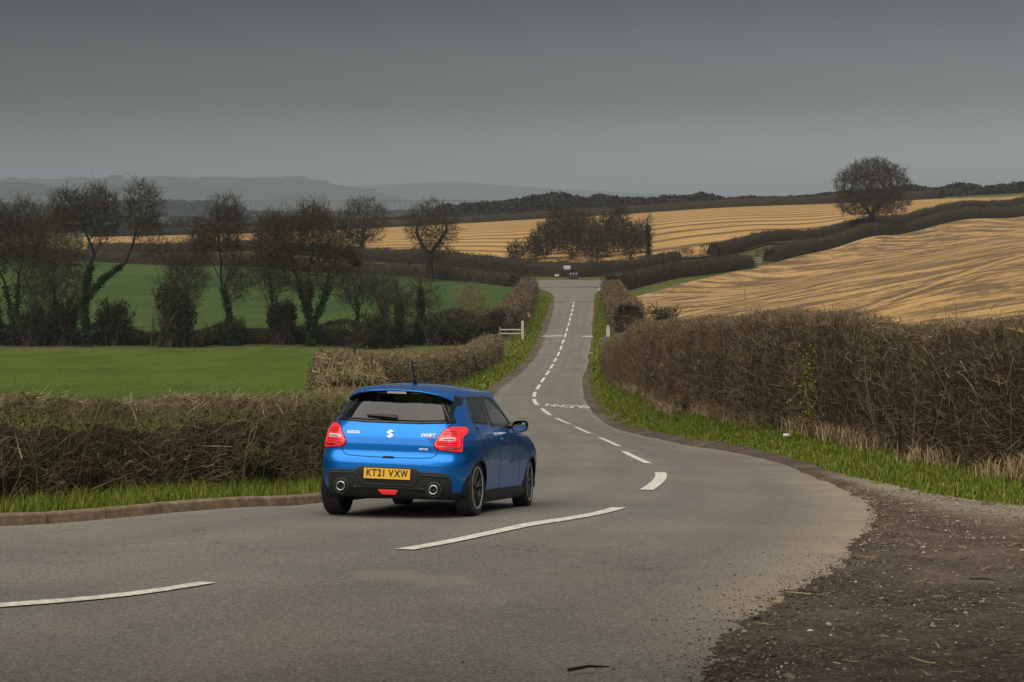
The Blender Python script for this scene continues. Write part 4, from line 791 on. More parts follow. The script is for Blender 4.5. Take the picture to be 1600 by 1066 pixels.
def build_car():
    root = empty('hatchback_car'); root.matrix_world = Matrix(((*CARM[0], CARO[0]), (*CARM[1], CARO[1]), (*CARM[2], CARO[2]), (0, 0, 0, 1)))
    tag(root, 'bright blue five-door hatchback driving away down the road by the kerb', 'car')
    V, F, T = car_body_arrays()
    bv = BVHTree.FromPolygons([tuple(v) for v in V], [tuple(f) for f in F] + [tuple(f) for f in T])
    RT = np.array(ROLL)
    def roll(P): return np.asarray(P, float) @ RT[:3, :3].T + RT[:3, 3]
    def cast(a, z, phi, mir=False, ext=6.0):
        c, s = math.cos(phi), math.sin(phi)
        o = Vector((a * c + ext * s, a * s - ext * c, z)); d = Vector((-s, c, 0))
        h = bv.ray_cast(o, d)
        if h[0] is None: h = bv.find_nearest(o + d * (ext - .9)); 
        p = np.array(h[0]); n = np.array(h[1]); n = n if n @ np.array(d) < 0 else -n
        if mir: p, n = p * [-1, 1, 1], n * [-1, 1, 1]
        return p, n
    def bound(poly, nb):
        P = np.vstack([poly, poly[:1]]); return resample(P, nb + 1)[:-1]
    def panel(name, poly, phi, off, m, parent=root, nb=72, nring=8, mir=False, ctr=None, smooth=True, edge=.035):
        poly = np.array(poly, float); B = bound(poly, nb); c = np.array(ctr) if ctr is not None else poly.mean(0)
        rr = list(np.linspace(0, 1 - edge, nring)[1:]) + [1 - edge * .4, 1.0]; P = []
        for i, r_ in enumerate(rr):
            o_ = off if i < len(rr) - 2 else (off * .75 if i == len(rr) - 2 else -.006)
            for q in B:
                p, n = cast(*(c + (q - c) * r_), phi, mir); P.append(p + n * o_)
        p, n = cast(*c, phi, mir); P.append(p + n * off); k = len(P) - 1; nr = len(rr)
        A = np.arange(nb); A2 = (A + 1) % nb
        Fq = np.vstack([np.stack([i * nb + A, i * nb + A2, (i + 1) * nb + A2, (i + 1) * nb + A], 1) for i in range(nr - 1)])
        Ft = np.stack([np.full(nb, k), A2, A], 1)
        P = np.array(P); q_ = Fq[len(Fq) // 3]; nn_ = np.cross(P[q_[1]] - P[q_[0]], P[q_[2]] - P[q_[0]]); dv = np.array([-math.sin(phi) * (-1 if mir else 1), math.cos(phi), 0])
        if nn_ @ dv > 0: Fq = Fq[:, ::-1]; Ft = Ft[:, ::-1]
        return obj_np(name, roll(P), [Fq, Ft], m, parent, smooth)
    def strip(name, line, phi, w, off, m, parent=root, mir=False, n=40, closed=False):
        L = np.array(line, float)
        if closed: L = np.vstack([L, L[:1]])
        L = resample(L, n); H = [cast(a, z, phi, mir) for a, z in L]
        P = np.array([h[0] for h in H]); N = np.array([h[1] for h in H]); t = np.gradient(P, axis=0)
        s = np.cross(t, N); s /= np.linalg.norm(s, axis=1)[:, None] + 1e-9
        top = P + N * off; Vv = np.vstack([top - s * w / 2, top + s * w / 2, P - N * .004 - s * w / 2, P - N * .004 + s * w / 2])
        i = np.arange(n - 1)
        Fq = np.vstack([np.stack([i, i + 1, n + i + 1, n + i], 1), np.stack([i, 2 * n + i, 2 * n + i + 1, i + 1], 1), np.stack([n + i, n + i + 1, 3 * n + i + 1, 3 * n + i], 1)])
        return obj_np(name, roll(Vv), [Fq], m, parent)
    # --- openings
    rear_glass = np.array([(-.655, 1.045), (-.61, 1.12), (-.52, 1.29), (-.43, 1.345), (.43, 1.345), (.52, 1.29), (.61, 1.12), (.655, 1.045), (.3, 1.028), (-.3, 1.028)])
    pane_r = np.array([(.07, 1.055), (.045, 1.105), (.16, 1.305), (.57, 1.328), (.50, 1.035)])
    pane_f = np.array([(.68, 1.022), (.77, 1.332), (1.16, 1.325), (1.34, 1.22), (1.56, 1.04), (1.56, 1.0)])
    def inside(P, poly):
        x, y = P[:, 0], P[:, 1]; r_ = np.zeros(len(P), bool); j = len(poly) - 1
        for i in range(len(poly)):
            xi, yi = poly[i]; xj, yj = poly[j]
            with np.errstate(divide='ignore', invalid='ignore'):
                r_ ^= ((yi > y) != (yj > y)) & (x < (xj - xi) * (y - yi) / (yj - yi) + xi)
            j = i
        return r_
    def shrink(p, k): p = np.asarray(p); c = p.mean(0); return c + (p - c) * k
    AR = .338
    for yc in (0.0, 2.45):       # snap the arch edges to a true circle
        dy, dz = V[:, 1] - yc, V[:, 2] - .300; rr = np.hypot(dy, dz); s = (np.abs(rr - AR) < .010) & (np.abs(V[:, 0]) > .4)
        V[s, 1] = yc + dy[s] * AR / rr[s]; V[s, 2] = .300 + dz[s] * AR / rr[s]
    C = V[F].mean(1); keep = np.ones(len(F), bool)
    keep &= ~((C[:, 1] < .3) & inside(C[:, [0, 2]], shrink(rear_glass, .955)))
    for pn in (pane_r, pane_f): keep &= ~((np.abs(C[:, 0]) > .5) & inside(C[:, [1, 2]], shrink(pn, .95)))
    # windscreen opening
    wsp = np.array([(-.70, 1.04), (-.56, 1.34), (.56, 1.34), (.70, 1.04)])
    keep &= ~((C[:, 1] > 1.2) & inside(C[:, [0, 2]], wsp))
    for yc in (0.0, 2.45): keep &= ~((np.abs(C[:, 0]) > .45) & (np.hypot(C[:, 1] - yc, C[:, 2] - .300) < AR - .001))
    F2, C2 = F[keep], C[keep]
    low = C2[:, 2] < np.where(C2[:, 1] < .3, .285, .262)
    def sub(Fs, Ts=None):
        fs = [Fs] + ([Ts] if Ts is not None else []); ids = np.unique(np.concatenate([f.ravel() for f in fs])); mp = np.zeros(len(V), int); mp[ids] = np.arange(len(ids))
        return roll(V[ids]), [mp[f] for f in fs]
    v_, f_ = sub(F2[~low], T); body = obj_np('body', v_, f_, M_PAINT, root, True)
    v_, f_ = sub(F2[low]); obj_np('lower_trim', v_, f_, M_BLACKP, root, True)
    # --- underbody, wheel wells, sills
    mb = MB(); mb.box((0, 1.35, .215), (1.24, 3.3, .05)); mb.build('underbody', M_SEAM, root)
    for sx in (-1, 1):
        for yc in (0, 2.45):
            A = np.linspace(R(-12), R(192), 31); Vw = [(a_, yc + r_ * math.cos(t), .300 + r_ * math.sin(t)) for t in A for r_, a_ in ((.01, .50 * sx), (.345, .52 * sx), (.345, .835 * sx))]
            MB().add(Vw, [(i * 3 + j, i * 3 + j + 1, i * 3 + j + 4, i * 3 + j + 3) for i in range(30) for j in range(2)]).build('wheel_well', M_SEAM, root, True)
        sl = [(.80, .13), (.835, .145), (.862, .20), (.858, .262), (.80, .27)]
        mb = MB(); ys = np.linspace(.335, 2.12, 12); n = len(sl)
        Vs = [(sx * a, y, z) for y in ys for a, z in sl]; Fs = [(i * n + j, i * n + (j + 1) % n, (i + 1) * n + (j + 1) % n, (i + 1) * n + j) for i in range(11) for j in range(n)]
        Fs += [tuple(range(n)), tuple(11 * n + j for j in range(n))]; mb.add(Vs, Fs); mb.build('side_sill', M_BLACKP, root)
        ring = [(.337 * math.cos(t), .337 * math.sin(t) + .300) for t in np.linspace(R(-8), R(188), 40)]
        for yc in (0, 2.45): strip('arch_lip', [(yc + a, max(z, .27)) for a, z in ring if z > .26], R(90), .022, .003, M_BLACKP, mir=sx < 0, n=60)
    # --- rear glass and side glass
    panel('rear_window', rear_glass, 0, .002, M_GLASSR, nb=120, nring=14, ctr=(0, 1.19), edge=.02)
    strip('rear_window_surround', rear_glass, 0, .045, .004, M_GLOSSB, closed=True, n=160)
    for mir in (False, True):
        dr = panel('side_window', pane_r, R(90), .002, M_GLASSR, mir=mir, edge=.02); strip('window_trim', pane_r, R(90), .035, .004, M_GLOSSB, parent=root, mir=mir, closed=True, n=90)
        panel('side_window', pane_f, R(90), .002, M_GLASSF, mir=mir, edge=.02); strip('window_trim', pane_f, R(90), .035, .004, M_GLOSSB, parent=root, mir=mir, closed=True, n=90)
        panel('door_pillar', [(.515, 1.03), (.585, 1.335), (.765, 1.338), (.675, 1.018)], R(90), .003, M_GLOSSB, mir=mir)
        panel('pillar_trim', [(.045, 1.05), (.10, 1.075), (.20, 1.19), (.235, 1.215), (.35, 1.225), (.37, 1.25), (.47, 1.318), (.2, 1.335), (.07, 1.315), (.05, 1.2)], R(55), .0045, M_GLOSSB, mir=mir, ctr=(.18, 1.27))
        strip('shut_line', [(.675, 1.01), (.80, .92), (.88, .80), (.925, .62), (.93, .275)], R(90), .007, .0012, M_SEAM, mir=mir)
        strip('shut_line', [(.04, 1.045), (.05, .95), (.13, .82), (.26, .68), (.385, .545)], R(90), .007, .0012, M_SEAM, mir=mir)
        strip('shut_line', [(1.62, .985), (1.80, .86), (1.84, .7), (1.86, .275)], R(90), .007, .0012, M_SEAM, mir=mir)
        strip('shut_line', [(.397, .725), (.47, .69), (.55, .645)], R(40), .007, .0012, M_SEAM, mir=mir)
        panel('handle_recess', [(.0, .975), (.0, .992), (.12, .985), (.13, .97)], R(90), .002, M_SEAM, mir=mir)
        hd = panel('door_handle', [(.96, .845), (.96, .872), (1.15, .865), (1.15, .84)], R(90), .022, M_PAINT, mir=mir)
        # mirror
        s = -1 if mir else 1
        hs = MB(); hs.tube([(s * .80, 1.52, .985), (s * .88, 1.52, .975)], [.035, .03], 10)
        hs.build('mirror_arm', M_GLOSSB, root)
        th = np.linspace(0, 2 * math.pi, 28, endpoint=False); Vm = []; Fm = []
        for k, (yy, sc) in enumerate([(1.44, .96), (1.455, 1.0), (1.52, .95), (1.56, .75), (1.585, .35)]):
            for t in th:
                ct, st = math.cos(t), math.sin(t); e = .55
                Vm.append((s * (.945 + .092 * sc * math.copysign(abs(ct) ** e, ct)), yy, 1.008 + .068 * sc * math.copysign(abs(st) ** e, st) + .01 * ct * sc))
        for k in range(4):
            for j in range(28): Fm.append((k * 28 + j, k * 28 + (j + 1) % 28, (k + 1) * 28 + (j + 1) % 28, (k + 1) * 28 + j))
        Fm.append(tuple(range(28))); Fm.append(tuple(4 * 28 + j for j in range(28)))
        mo = MB().add(roll(Vm), Fm).build('door_mirror', M_GLOSSB, root, True)
        Vg = [(s * (.945 + .078 * math.copysign(abs(math.cos(t)) ** .55, math.cos(t))), 1.4385, 1.008 + .054 * math.copysign(abs(math.sin(t)) ** .55, math.sin(t))) for t in th]
        MB().add(roll(Vg), [tuple(range(28))]).build('mirror_glass', M_MIRG, mo)
        # tail lamp
        lp = [(.088, .80), (.125, .87), (.20, .955), (.25, .98), (.30, .99), (.45, .995), (.50, .99), (.52, .965), (.50, .935), (.425, .89), (.405, .85), (.398, .73), (.375, .722), (.14, .742), (.10, .765)]
        sur = panel('tail_lamp', shrink(lp, 1.045), R(35), .004, M_GLOSSB, mir=mir, ctr=(.28, .86), nring=8)
        panel('red_lens', lp, R(35), .012, M_RED, sur, mir=mir, ctr=(.28, .86), nring=12, edge=.06)
        panel('clear_lens', [(.135, .838), (.155, .868), (.30, .876), (.318, .868), (.312, .846), (.30, .838)], R(35), .015, M_CLEAR, sur, mir=mir)
        for z0, a0, a1 in ((.935, .205, .335), (.918, .19, .335), (.900, .178, .332), (.852, .18, .29), (.812, .13, .33), (.790, .13, .33), (.768, .14, .33)):
            strip('lamp_bar', [(a0, z0), (a1, z0 + .004)], R(35), .009 if z0 < .85 else .008, .0165 if z0 == .852 else .0135, M_REDD, sur, mir=mir, n=8)
        strip('lamp_bar', [(.375, .925), (.378, .82), (.365, .775), (.33, .755), (.2, .757)], R(35), .014, .0135, M_REDD, sur, mir=mir, n=30)
    # --- tailgate lines
    tg = [(.645, 1.03), (.605, .975), (.50, .80), (.535, .735), (.528, .69), (.48, .655), (.3, .645), (0, .641)]
    strip('tailgate_seam', tg + [(-a, z) for a, z in tg[::-1][1:]], 0, .009, .0012, M_SEAM, n=160)
    panel('tailgate_latch', [(-.07, .632), (-.06, .655), (.06, .655), (.07, .632)], 0, .004, M_SEAM)
    # --- bumper insert, plate, exhausts, reflector
    ins = [(-.70, .285), (-.705, .40), (-.69, .455), (-.65, .497), (-.37, .503), (-.315, .541), (.315, .541), (.37, .503), (.65, .497), (.69, .455), (.705, .40), (.70, .285), (.4, .235), (0, .225), (-.4, .235)]
    bi = panel('bumper_insert', ins, 0, .006, M_BLACKP, ctr=(0, .37), nb=140, nring=12)
    strip('insert_rim', [(-.66, .46), (-.36, .468), (-.30, .37), (-.27, .352), (.27, .352), (.30, .37), (.36, .468), (.66, .46)], 0, .016, .012, M_BLACKP, bi, n=90)
    panel('diffuser_shelf', [(-.42, .29), (-.40, .325), (.40, .325), (.42, .29)], 0, .012, M_GLOSSB, bi)
    panel('fog_lamp', [(-.115, .300), (.115, .300), (.08, .252), (-.08, .252)], 0, .014, M_RED, bi)
    strip('fog_lamp_rib', [(-.09, .276), (.09, .276)], 0, .006, .016, M_REDD, bi, n=10)
    for sx in (-1, 1):
        cx_, cz_ = .520 * sx, .318
        mb = MB(); p = [(.085, -.535), (.088, -.578), (.072, -.586), (.066, -.578), (.062, -.50), (.0, -.49)]
        mb.lathe(p, 36, 'y', (cx_, 0, cz_)); mb.V[-1] = roll(mb.V[-1]); ex = mb.build('exhaust_bezel', M_BLACKP, root, True)
        mb = MB(); mb.lathe([(.041, -.50), (.041, -.602), (.046, -.608), (.051, -.602), (.051, -.50)], 36, 'y', (cx_, 0, cz_)); mb.V[-1] = roll(mb.V[-1]); mb.build('tailpipe', M_CHROME, ex, True)
        mb = MB(); mb.lathe([(.0, -.53), (.042, -.53)], 24, 'y', (cx_, 0, cz_)); mb.V[-1] = roll(mb.V[-1]); mb.build('pipe_bore', M_SEAM, ex)
    tilt = np.array(Matrix.Rotation(R(-3), 3, 'X'))
    mb = MB(); mb.box((0, 0, 0), (.52, .008, .112), tilt); mb.V[0] = roll(mb.V[0] + [0, -.606, .468]); pl = mb.build('number_plate', M_PLATE, root)
    def text(name, s, size, xs, loc, m, parent, rx=90.0, ex=.0015, italic=0.0, bold=0.0):
        cu = bpy.data.curves.new(name, 'FONT'); cu.body = s; cu.size = size; cu.align_x = 'CENTER'; cu.align_y = 'CENTER'; cu.extrude = ex; cu.shear = italic; cu.offset = bold
        to = bpy.data.objects.new(name, cu); COL.objects.link(to); dg = bpy.context.evaluated_depsgraph_get()
        me = bpy.data.meshes.new_from_object(to.evaluated_get(dg)); bpy.data.objects.remove(to); bpy.data.curves.remove(cu)
        v = np.empty(len(me.vertices) * 3, np.float32); me.vertices.foreach_get('co', v); v = v.reshape(-1, 3) * [xs, 1, 1]
        v = v @ np.array(Matrix.Rotation(R(rx), 3, 'X')).T + np.array(loc); me.vertices.foreach_set('co', np.ascontiguousarray(roll(v), np.float32).ravel()); me.update()
        me.materials.clear()
        return obj_me(name, me, m, parent)
    for ch, xo in zip('KT21VXW', (-.205, -.143, -.083, -.036, .045, .115, .193)):
        text('plate_character', ch, .104, .86 if ch != 'W' else .72, (xo, -.6115, .4705), M_INK, pl, rx=87, bold=.0026)
    y1 = cast(0, .90, 0)[0][1]
    text('lettering_badge', 'SUZUKI', .036, 1.15, (-.415, cast(-.415, .902, 0)[0][1] - .003, .902), M_BADGE, root, rx=84, ex=.003, bold=.002)
    text('model_badge', 'SWIFT', .048, 1.2, (.425, cast(.425, .893, 0)[0][1] - .004, .893), M_BADGE, root, rx=84, ex=.003, italic=.25, bold=.002)
    text('model_badge_red', 'Sport', .026, 1.2, (.445, cast(.445, .862, 0)[0][1] - .003, .862), M_BADGER, root, rx=84, ex=.003, italic=.3, bold=.001)
    text('trim_badge', 'HYBRID', .022, 1.2, (.385, cast(.385, .743, 0)[0][1] - .003, .743), M_BADGE, root, rx=90, ex=.003, bold=.002)
    # emblem: angular S of two mirrored strokes
    half = [(-.052, .012), (-.012, .050), (0, .056), (.050, .030), (.028, .018), (.006, .030), (-.006, .022), (.052, -.012), (.030, -.028), (-.052, .012)][:-1]
    half = [(-.055, .020), (0, .058), (.052, .030), (.026, .014), (.002, .026), (-.004, .020), (.055, -.020), (.010, -.004)]
    S1 = [(-.054, .018), (.0, .058), (.050, .033), (.024, .016), (.0, .028), (-.004, .018), (.054, -.018), (0, -.058), (-.050, -.033), (-.024, -.016), (.0, -.028), (.004, -.018)]
    Mx = np.array([[.80, 0, 0], [0, 0, -1], [0, .80, 0]])
    mb = MB(); mb.prism(S1, 0, .006, Mx @ np.array(Matrix.Rotation(R(-6), 3, 'X')), (0, cast(0, .897, 0)[0][1] - .001, .897)); mb.V[0] = roll(mb.V[0]); mb.build('emblem', M_BADGE, root)
    # --- wiper
    mb = MB(); p0, n0 = cast(.02, 1.062, 0); 
    for (a0, z0, r0), (a1, z1, r1) in ((((.045, 1.062, .016)), ((-.08, 1.072, .013))), (((-.08, 1.072, .013)), ((-.30, 1.078, .006)))):
        q0, q1 = cast(a0, z0, 0), cast(a1, z1, 0); mb.tube([q0[0] + q0[1] * .02, q1[0] + q1[1] * .02], [r0 * 1.5, r1 * 1.5], 8)
    mb.V = [roll(v) for v in mb.V]; mb.build('rear_wiper', M_GLOSSB, root)
    # --- roof spoiler with stop lamp
    ns = 61; xs = np.linspace(-.60, .60, ns); ax = np.abs(xs)
    ye = np.interp(ax, [0, .3, .45, .54, .60], [-.375, -.36, -.32, -.265, -.20]); ze = np.interp(ax, [0, .27, .45, .54, .60], [1.378, 1.366, 1.338, 1.305, 1.27])
    rows = []
    def rooftop(x, y):
        h = bv.ray_cast(Vector((x, y, 3)), Vector((0, 0, -1))); return np.array(h[0]) if h[0] is not None else None
    front = [rooftop(x * .93, .10 - .16 * abs(x)) for x in xs]
    for k in np.linspace(0, 1, 12):
        rows.append([f * (1 - k) + np.array([x, y, z]) * k + [0, 0, .016 * math.sin(math.pi * min(1, k + .08))] for f, x, y, z in zip(front, xs, ye, ze)])
    rows.append([np.array([x, y - .004, z - .012]) for x, y, z in zip(xs, ye, ze)])
    for k in np.linspace(.15, 1, 5): rows.append([np.array([x * (1 - .06 * k), y * (1 - k) + k * (cast(x * .94, z - .03, 0)[0][1] + .03), z - .012 - .02 * k]) for x, y, z in zip(xs, ye, ze)])
    Vr = np.vstack(rows); nrw = len(rows); i, j = np.meshgrid(np.arange(nrw - 1), np.arange(ns - 1), indexing='ij'); a = (i * ns + j).ravel()
    Fq = np.stack([a, a + 1, a + ns + 1, a + ns], 1)[:, ::-1]
    sp = obj_np('roof_spoiler', roll(Vr), [Fq], M_PAINT, root, True)
    i, j = np.meshgrid(np.arange(13, nrw - 1), np.arange(ns - 1), indexing='ij'); a = (i * ns + j).ravel(); Fb = np.stack([a, a + 1, a + ns + 1, a + ns], 1)
    obj_np('spoiler_underside', roll(Vr - [0, 0.0, .003]), [Fb], M_GLOSSB, sp, True)
    mb = MB(); mb.box((0, -.352, 1.345), (.215, .02, .026)); mb.V[0] = roll(mb.V[0]); mb.build('stop_lamp', mat('stop_lamp_lens', (.45, .42, .40), .2), sp)
    for sx in (-1, 1):
        L = [(sx * .46, y) for y in np.linspace(.02, 1.05, 24)]; P = np.array([rooftop(*q) for q in L])
        o = np.array([.005, 0, 0]); Vv = np.vstack([P - o + [0, 0, .0012], P + o + [0, 0, .0012]]); n = len(P); i = np.arange(n - 1)
        obj_np('roof_seam', roll(Vv), [np.stack([i, n + i, n + i + 1, i + 1], 1)], M_SEAM, root)
    b0 = rooftop(0, .30); mb = MB(); mb.tube([b0 + [0, .05, -.005], b0 + [0, 0, .03], b0 + [0, -.02, .045]], [.03, .022, .01], 10)
    mb.tube([b0 + [0, -.012, .035], b0 + [-.005, -.06, .15], b0 + [-.012, -.10, .255]], [.012, .010, .007], 8); mb.V = [roll(v) for v in mb.V]; mb.build('antenna', M_GLOSSB, root)
    # --- windscreen, cabin
    ws = np.array([[x, cast(-x, z, R(180), False)[0][1] - .004, z] for z in np.linspace(1.02, 1.35, 8) for x in np.linspace(-.74 + (z - 1.02) * .45, .74 - (z - 1.02) * .45, 16)])
    i, j = np.meshgrid(np.arange(7), np.arange(15), indexing='ij'); a = (i * 16 + j).ravel()
    obj_np('windscreen', roll(ws), [np.stack([a, a + 1, a + 17, a + 16], 1)], M_GLASSF, root, True)
    cab = MB(); cab.box((0, 1.2, .45), (1.5, 2.9, .06)); cab.box((0, 2.02, .80), (1.5, .30, .32)); cab.box((0, -.15, .70), (1.35, .5, .45)); cab.build('cabin_floor', M_SEAT, root)
    def cushion(name, c, d, rx=0, parent=root):
        th = np.linspace(0, 2 * math.pi, 20, endpoint=False); Vc = []; Fc = []
        prof = [(-1, .72), (-.8, .95), (0, 1), (.8, .95), (1, .72)]
        for yy, sc in prof:
            for t in th: Vc.append((d[0] / 2 * sc * math.copysign(abs(math.cos(t)) ** .5, math.cos(t)), d[1] / 2 * yy, d[2] / 2 * sc * math.copysign(abs(math.sin(t)) ** .5, math.sin(t))))
        for k in range(4):
            for j in range(20): Fc.append((k * 20 + j, k * 20 + (j + 1) % 20, (k + 1) * 20 + (j + 1) % 20, (k + 1) * 20 + j))
        Fc += [tuple(range(20)), tuple(80 + j for j in range(20))]
        Vc = np.array(Vc) @ np.array(Matrix.Rotation(R(rx), 3, 'X')).T + np.array(c)
        return MB().add(roll(Vc), Fc).build(name, M_SEAT, parent, True)
    for sx in (-1, 1):
        cushion('front_seat', (.36 * sx, 1.02, .83), (.48, .16, .62), 14); cushion('headrest', (.36 * sx, .93, 1.18), (.26, .10, .16), 10)
        cushion('rear_headrest', (.36 * sx, .13, 1.04), (.26, .09, .14), 10)
    cushion('rear_bench', (0, .17, .80), (1.2, .16, .46), 14)
    mb = MB(); mb.lathe([(.185 + .016 * math.cos(t), .016 * math.sin(t)) for t in np.linspace(0, 2 * math.pi, 10, endpoint=False)], 36, 'y', (0, 0, 0), closed=True)
    mb.V[0] = roll(mb.V[0] @ np.array(Matrix.Rotation(R(-25), 3, 'X')).T + [.36, 1.62, .93]); mb.build('steering_wheel', M_SEAM, root, True)
    # --- wheels
    tp = [(.225, -.088), (.258, -.0975), (.288, -.0955), (.3005, -.080)]
    for a in (-.052, -.018, .018, .052): tp += [(.304, a - .012), (.304, a - .0045), (.297, a - .0035), (.297, a + .0035), (.304, a + .0045)]
    tp += [(.3005, .080), (.288, .0955), (.258, .0975), (.225, .088)]
    tyre_me = None
    for sx in (-1, 1):
        for yc in (0.0, 2.45):
            w = empty('wheel', (sx * .757, yc, .304), root)
            if sx < 0: w.rotation_euler = (0, 0, math.pi)
            if yc > 1: w.rotation_euler.z += R(5)
            if tyre_me is None:
                mb = MB(); mb.lathe(tp, 64, 'x'); tyre_me = mb.mesh('tyre')
                mb = MB(); mb.lathe([(.228, -.088), (.222, -.07), (.20, -.05), (.20, .05), (.214, .078), (.222, .084), (.230, .089), (.232, .0925), (.226, .094)], 64, 'x'); rim_me = mb.mesh('rim')
                mb = MB(); mb.lathe([(.213, .0885), (.217, .0945), (.2285, .0965), (.2325, .0925)], 64, 'x'); lip_me = mb.mesh('rim_lip')
                spk = MB()
                for off in (-.17, .17):
                    pts = []
                    for k, (rr_, hw, dp) in enumerate([(.045, .014, .060), (.12, .012, .072), (.222, .015, .082)]):
                        an = off * (0.15 + .85 * k / 2)
                        cdir = np.array([0, math.cos(an), math.sin(an)]); tdir = np.array([0, -math.sin(an), math.cos(an)])
                        pts += [np.array([dp, 0, 0]) + cdir * rr_ + tdir * hw, np.array([dp, 0, 0]) + cdir * rr_ - tdir * hw, np.array([dp - .028, 0, 0]) + cdir * rr_ - tdir * hw, np.array([dp - .028, 0, 0]) + cdir * rr_ + tdir * hw]
                    spk.add(pts, [(k * 4 + j, k * 4 + (j + 1) % 4, k * 4 + 4 + (j + 1) % 4, k * 4 + 4 + j) for k in range(2) for j in range(4)] + [(8, 9, 10, 11)])
                spk_me = spk.mesh('spoke')
                mb = MB(); mb.lathe([(0, .068), (.028, .068), (.034, .060), (.062, .055), (.066, .03)], 32, 'x'); hub_me = mb.mesh('hub')
                mb = MB(); mb.lathe([(.0, .0), (.15, .0), (.15, -.022), (.0, -.022)], 40, 'x'); disc_me = mb.mesh('brake_disc')
            obj_me('tyre', tyre_me, M_RUB, w); obj_me('rim', rim_me, M_RIMD, w, True); obj_me('rim_lip', lip_me, M_RIMS, w, True); obj_me('hub', hub_me, M_RIMD, w, True); obj_me('brake_disc', disc_me, mat('disc_steel', (.22, .21, .2), .45, .9), w)
            for k in range(6): so = obj_me('spoke', spk_me, M_SPOKE, w); so.rotation_euler = (2 * math.pi * k / 6 + .3, 0, 0)
    return root
build_car()
# ---------------------------------------------------------------- grass, soil, gravel
def verge_points(n, a, b, u_lo=0.0, u_hi=1.0, pw=1.0, dens=None):
    """random points between two plan polylines with equal parameter"""
    A, B = resample(spline(a, 400), 400), resample(spline(b, 400), 400); w = rng.random(n) ** pw; i = np.clip((w * 399), 0, 398.99); k = i.astype(int); f = (i - k)[:, None]
    u = rng.uniform(u_lo, u_hi, (n, 1)); p = (A[k] * (1 - f) + A[k + 1] * f) * (1 - u) + (B[k] * (1 - f) + B[k + 1] * f) * u
    return p
def grass(name, label, P, h, w, tint, m, lean=(.1, .8)):
    V = np.column_stack([P, T(P[:, 0], P[:, 1])]); Vb, Fb, tb = blades(V, h, rng.uniform(*lean, len(P)), w, tint); o = obj_np(name, Vb, Fb, m, tint=tb); return tag(o, label, kind='stuff')
kl = [p for p in ROAD_L if 13 < p[1] < 36]; kin = np.array(kl) + [[-.12, .14]] * len(kl)
lp_ = np.array([(-9.0, 17.0), (-6.5, 20.0), (-5.3, 22.0), (-4.2, 24.0), (-3.4, 26.5), (-3.1, 30), (-3.1, 36)])
P = verge_points(46000, kin, lp_, 0.02, 1.25); clump = np.sin(P[:, 0] * 5.1) * np.cos(P[:, 1] * 4.3) + rng.normal(0, .5, len(P))
grass('verge_grass', 'bright tufted grass between the kerb and the kerbside hedge', P, np.clip(.15 + .07 * clump + rng.exponential(.045, len(P)), .03, .42), .009, np.clip(rng.beta(2.2, 2.6, len(P)) + .12 * (rng.random(len(P)) < .1), 0, 1), M_GRASS)
re_ = [p for p in ROAD_R if p[1] > 28 and p[1] < 150]
er = np.array([(9.0, 15), (7.4, 19.0), (6.2, 22.0), (5.85, 24.5), (5.6, 27.5), (5.45, 31), (5.55, 37), (5.35, 46), (4.7, 56), (4.15, 65), (3.8, 73), (3.7, 81), (3.85, 90), (4.1, 99), (4.4, 107), (4.8, 116)])
hr_ = np.array([(12.5, 17), (11.0, 21.5), (10.0, 26), (9.1, 31), (8.6, 34), (8.3, 36), (8.0, 39), (7.4, 43.5), (6.9, 47.5), (6.3, 56), (5.9, 66), (5.75, 76), (5.85, 88), (6.0, 97), (6.2, 107), (6.4, 116)])
P = verge_points(125000, er, hr_, -.02, .95, 1.25); d_ = P[:, 1]; clump = np.sin(P[:, 0] * 3.7 + P[:, 1] * .8) * np.cos(P[:, 1] * 2.3) + rng.normal(0, .5, len(P))
grass('verge_grass', 'green grass bank between the lane and the tall hedge', P, np.clip(.06 + .04 * clump + rng.exponential(.022, len(P)), .02, .26), .0055 + .0003 * d_, np.clip(rng.beta(2.2, 2.8, len(P)) + .25 * (rng.random(len(P)) < .10), 0, 1), M_GRASS)
P = verge_points(30000, er, hr_, .62, 1.06, 1.15); k = np.sin(P[:, 1] * 1.3) + np.sin(P[:, 1] * .47 + 1) + rng.normal(0, .5, len(P)) > -.1; P = P[k]
grass('dead_grass', 'pale dead grass at the foot of the tall hedge', P, rng.uniform(.15, .55, len(P)), .008 + .0003 * P[:, 1], rng.beta(2, 2.4, len(P)), M_STRAW, (.3, 1.0))
# far verges of the lane
lv1 = np.array([(-1.5, 76), (-1.6, 86), (-1.4, 95), (-1.0, 104), (-.2, 118), (.9, 137), (1.7, 155), (2.5, 174), (3.4, 200), (4.3, 225), (5.0, 247)]); lv2 = np.array([(-5.5, 78), (-4.9, 86), (-4.2, 95), (-3.5, 104), (-2.2, 118), (-.6, 137), (-.4, 155), (.2, 174), (1.3, 200), (2.0, 225), (2.4, 250)])
P = verge_points(26000, lv1, lv2); grass('verge_grass', 'grass strip left of the lane running down to the junction', P, rng.uniform(.08, .30, len(P)), .05, np.clip(rng.beta(2, 2.4, len(P)) + .2 * (rng.random(len(P)) < .2), 0, 1), M_GRASS)
rv1 = np.array([(4.6, 108), (5.2, 124), (6.2, 145), (7.4, 172), (8.6, 199), (9.7, 222), (10.7, 247)]); rv2 = np.array([(6.3, 110), (6.6, 124), (8.0, 145), (9.0, 172), (10.0, 199), (11.2, 222), (12.3, 247)])
P = verge_points(14000, rv1, rv2); grass('verge_grass', 'grass strip right of the lane below the wide hedge', P, rng.uniform(.08, .30, len(P)), .05, np.clip(rng.beta(2, 2.2, len(P)), 0, 1), M_GRASS)
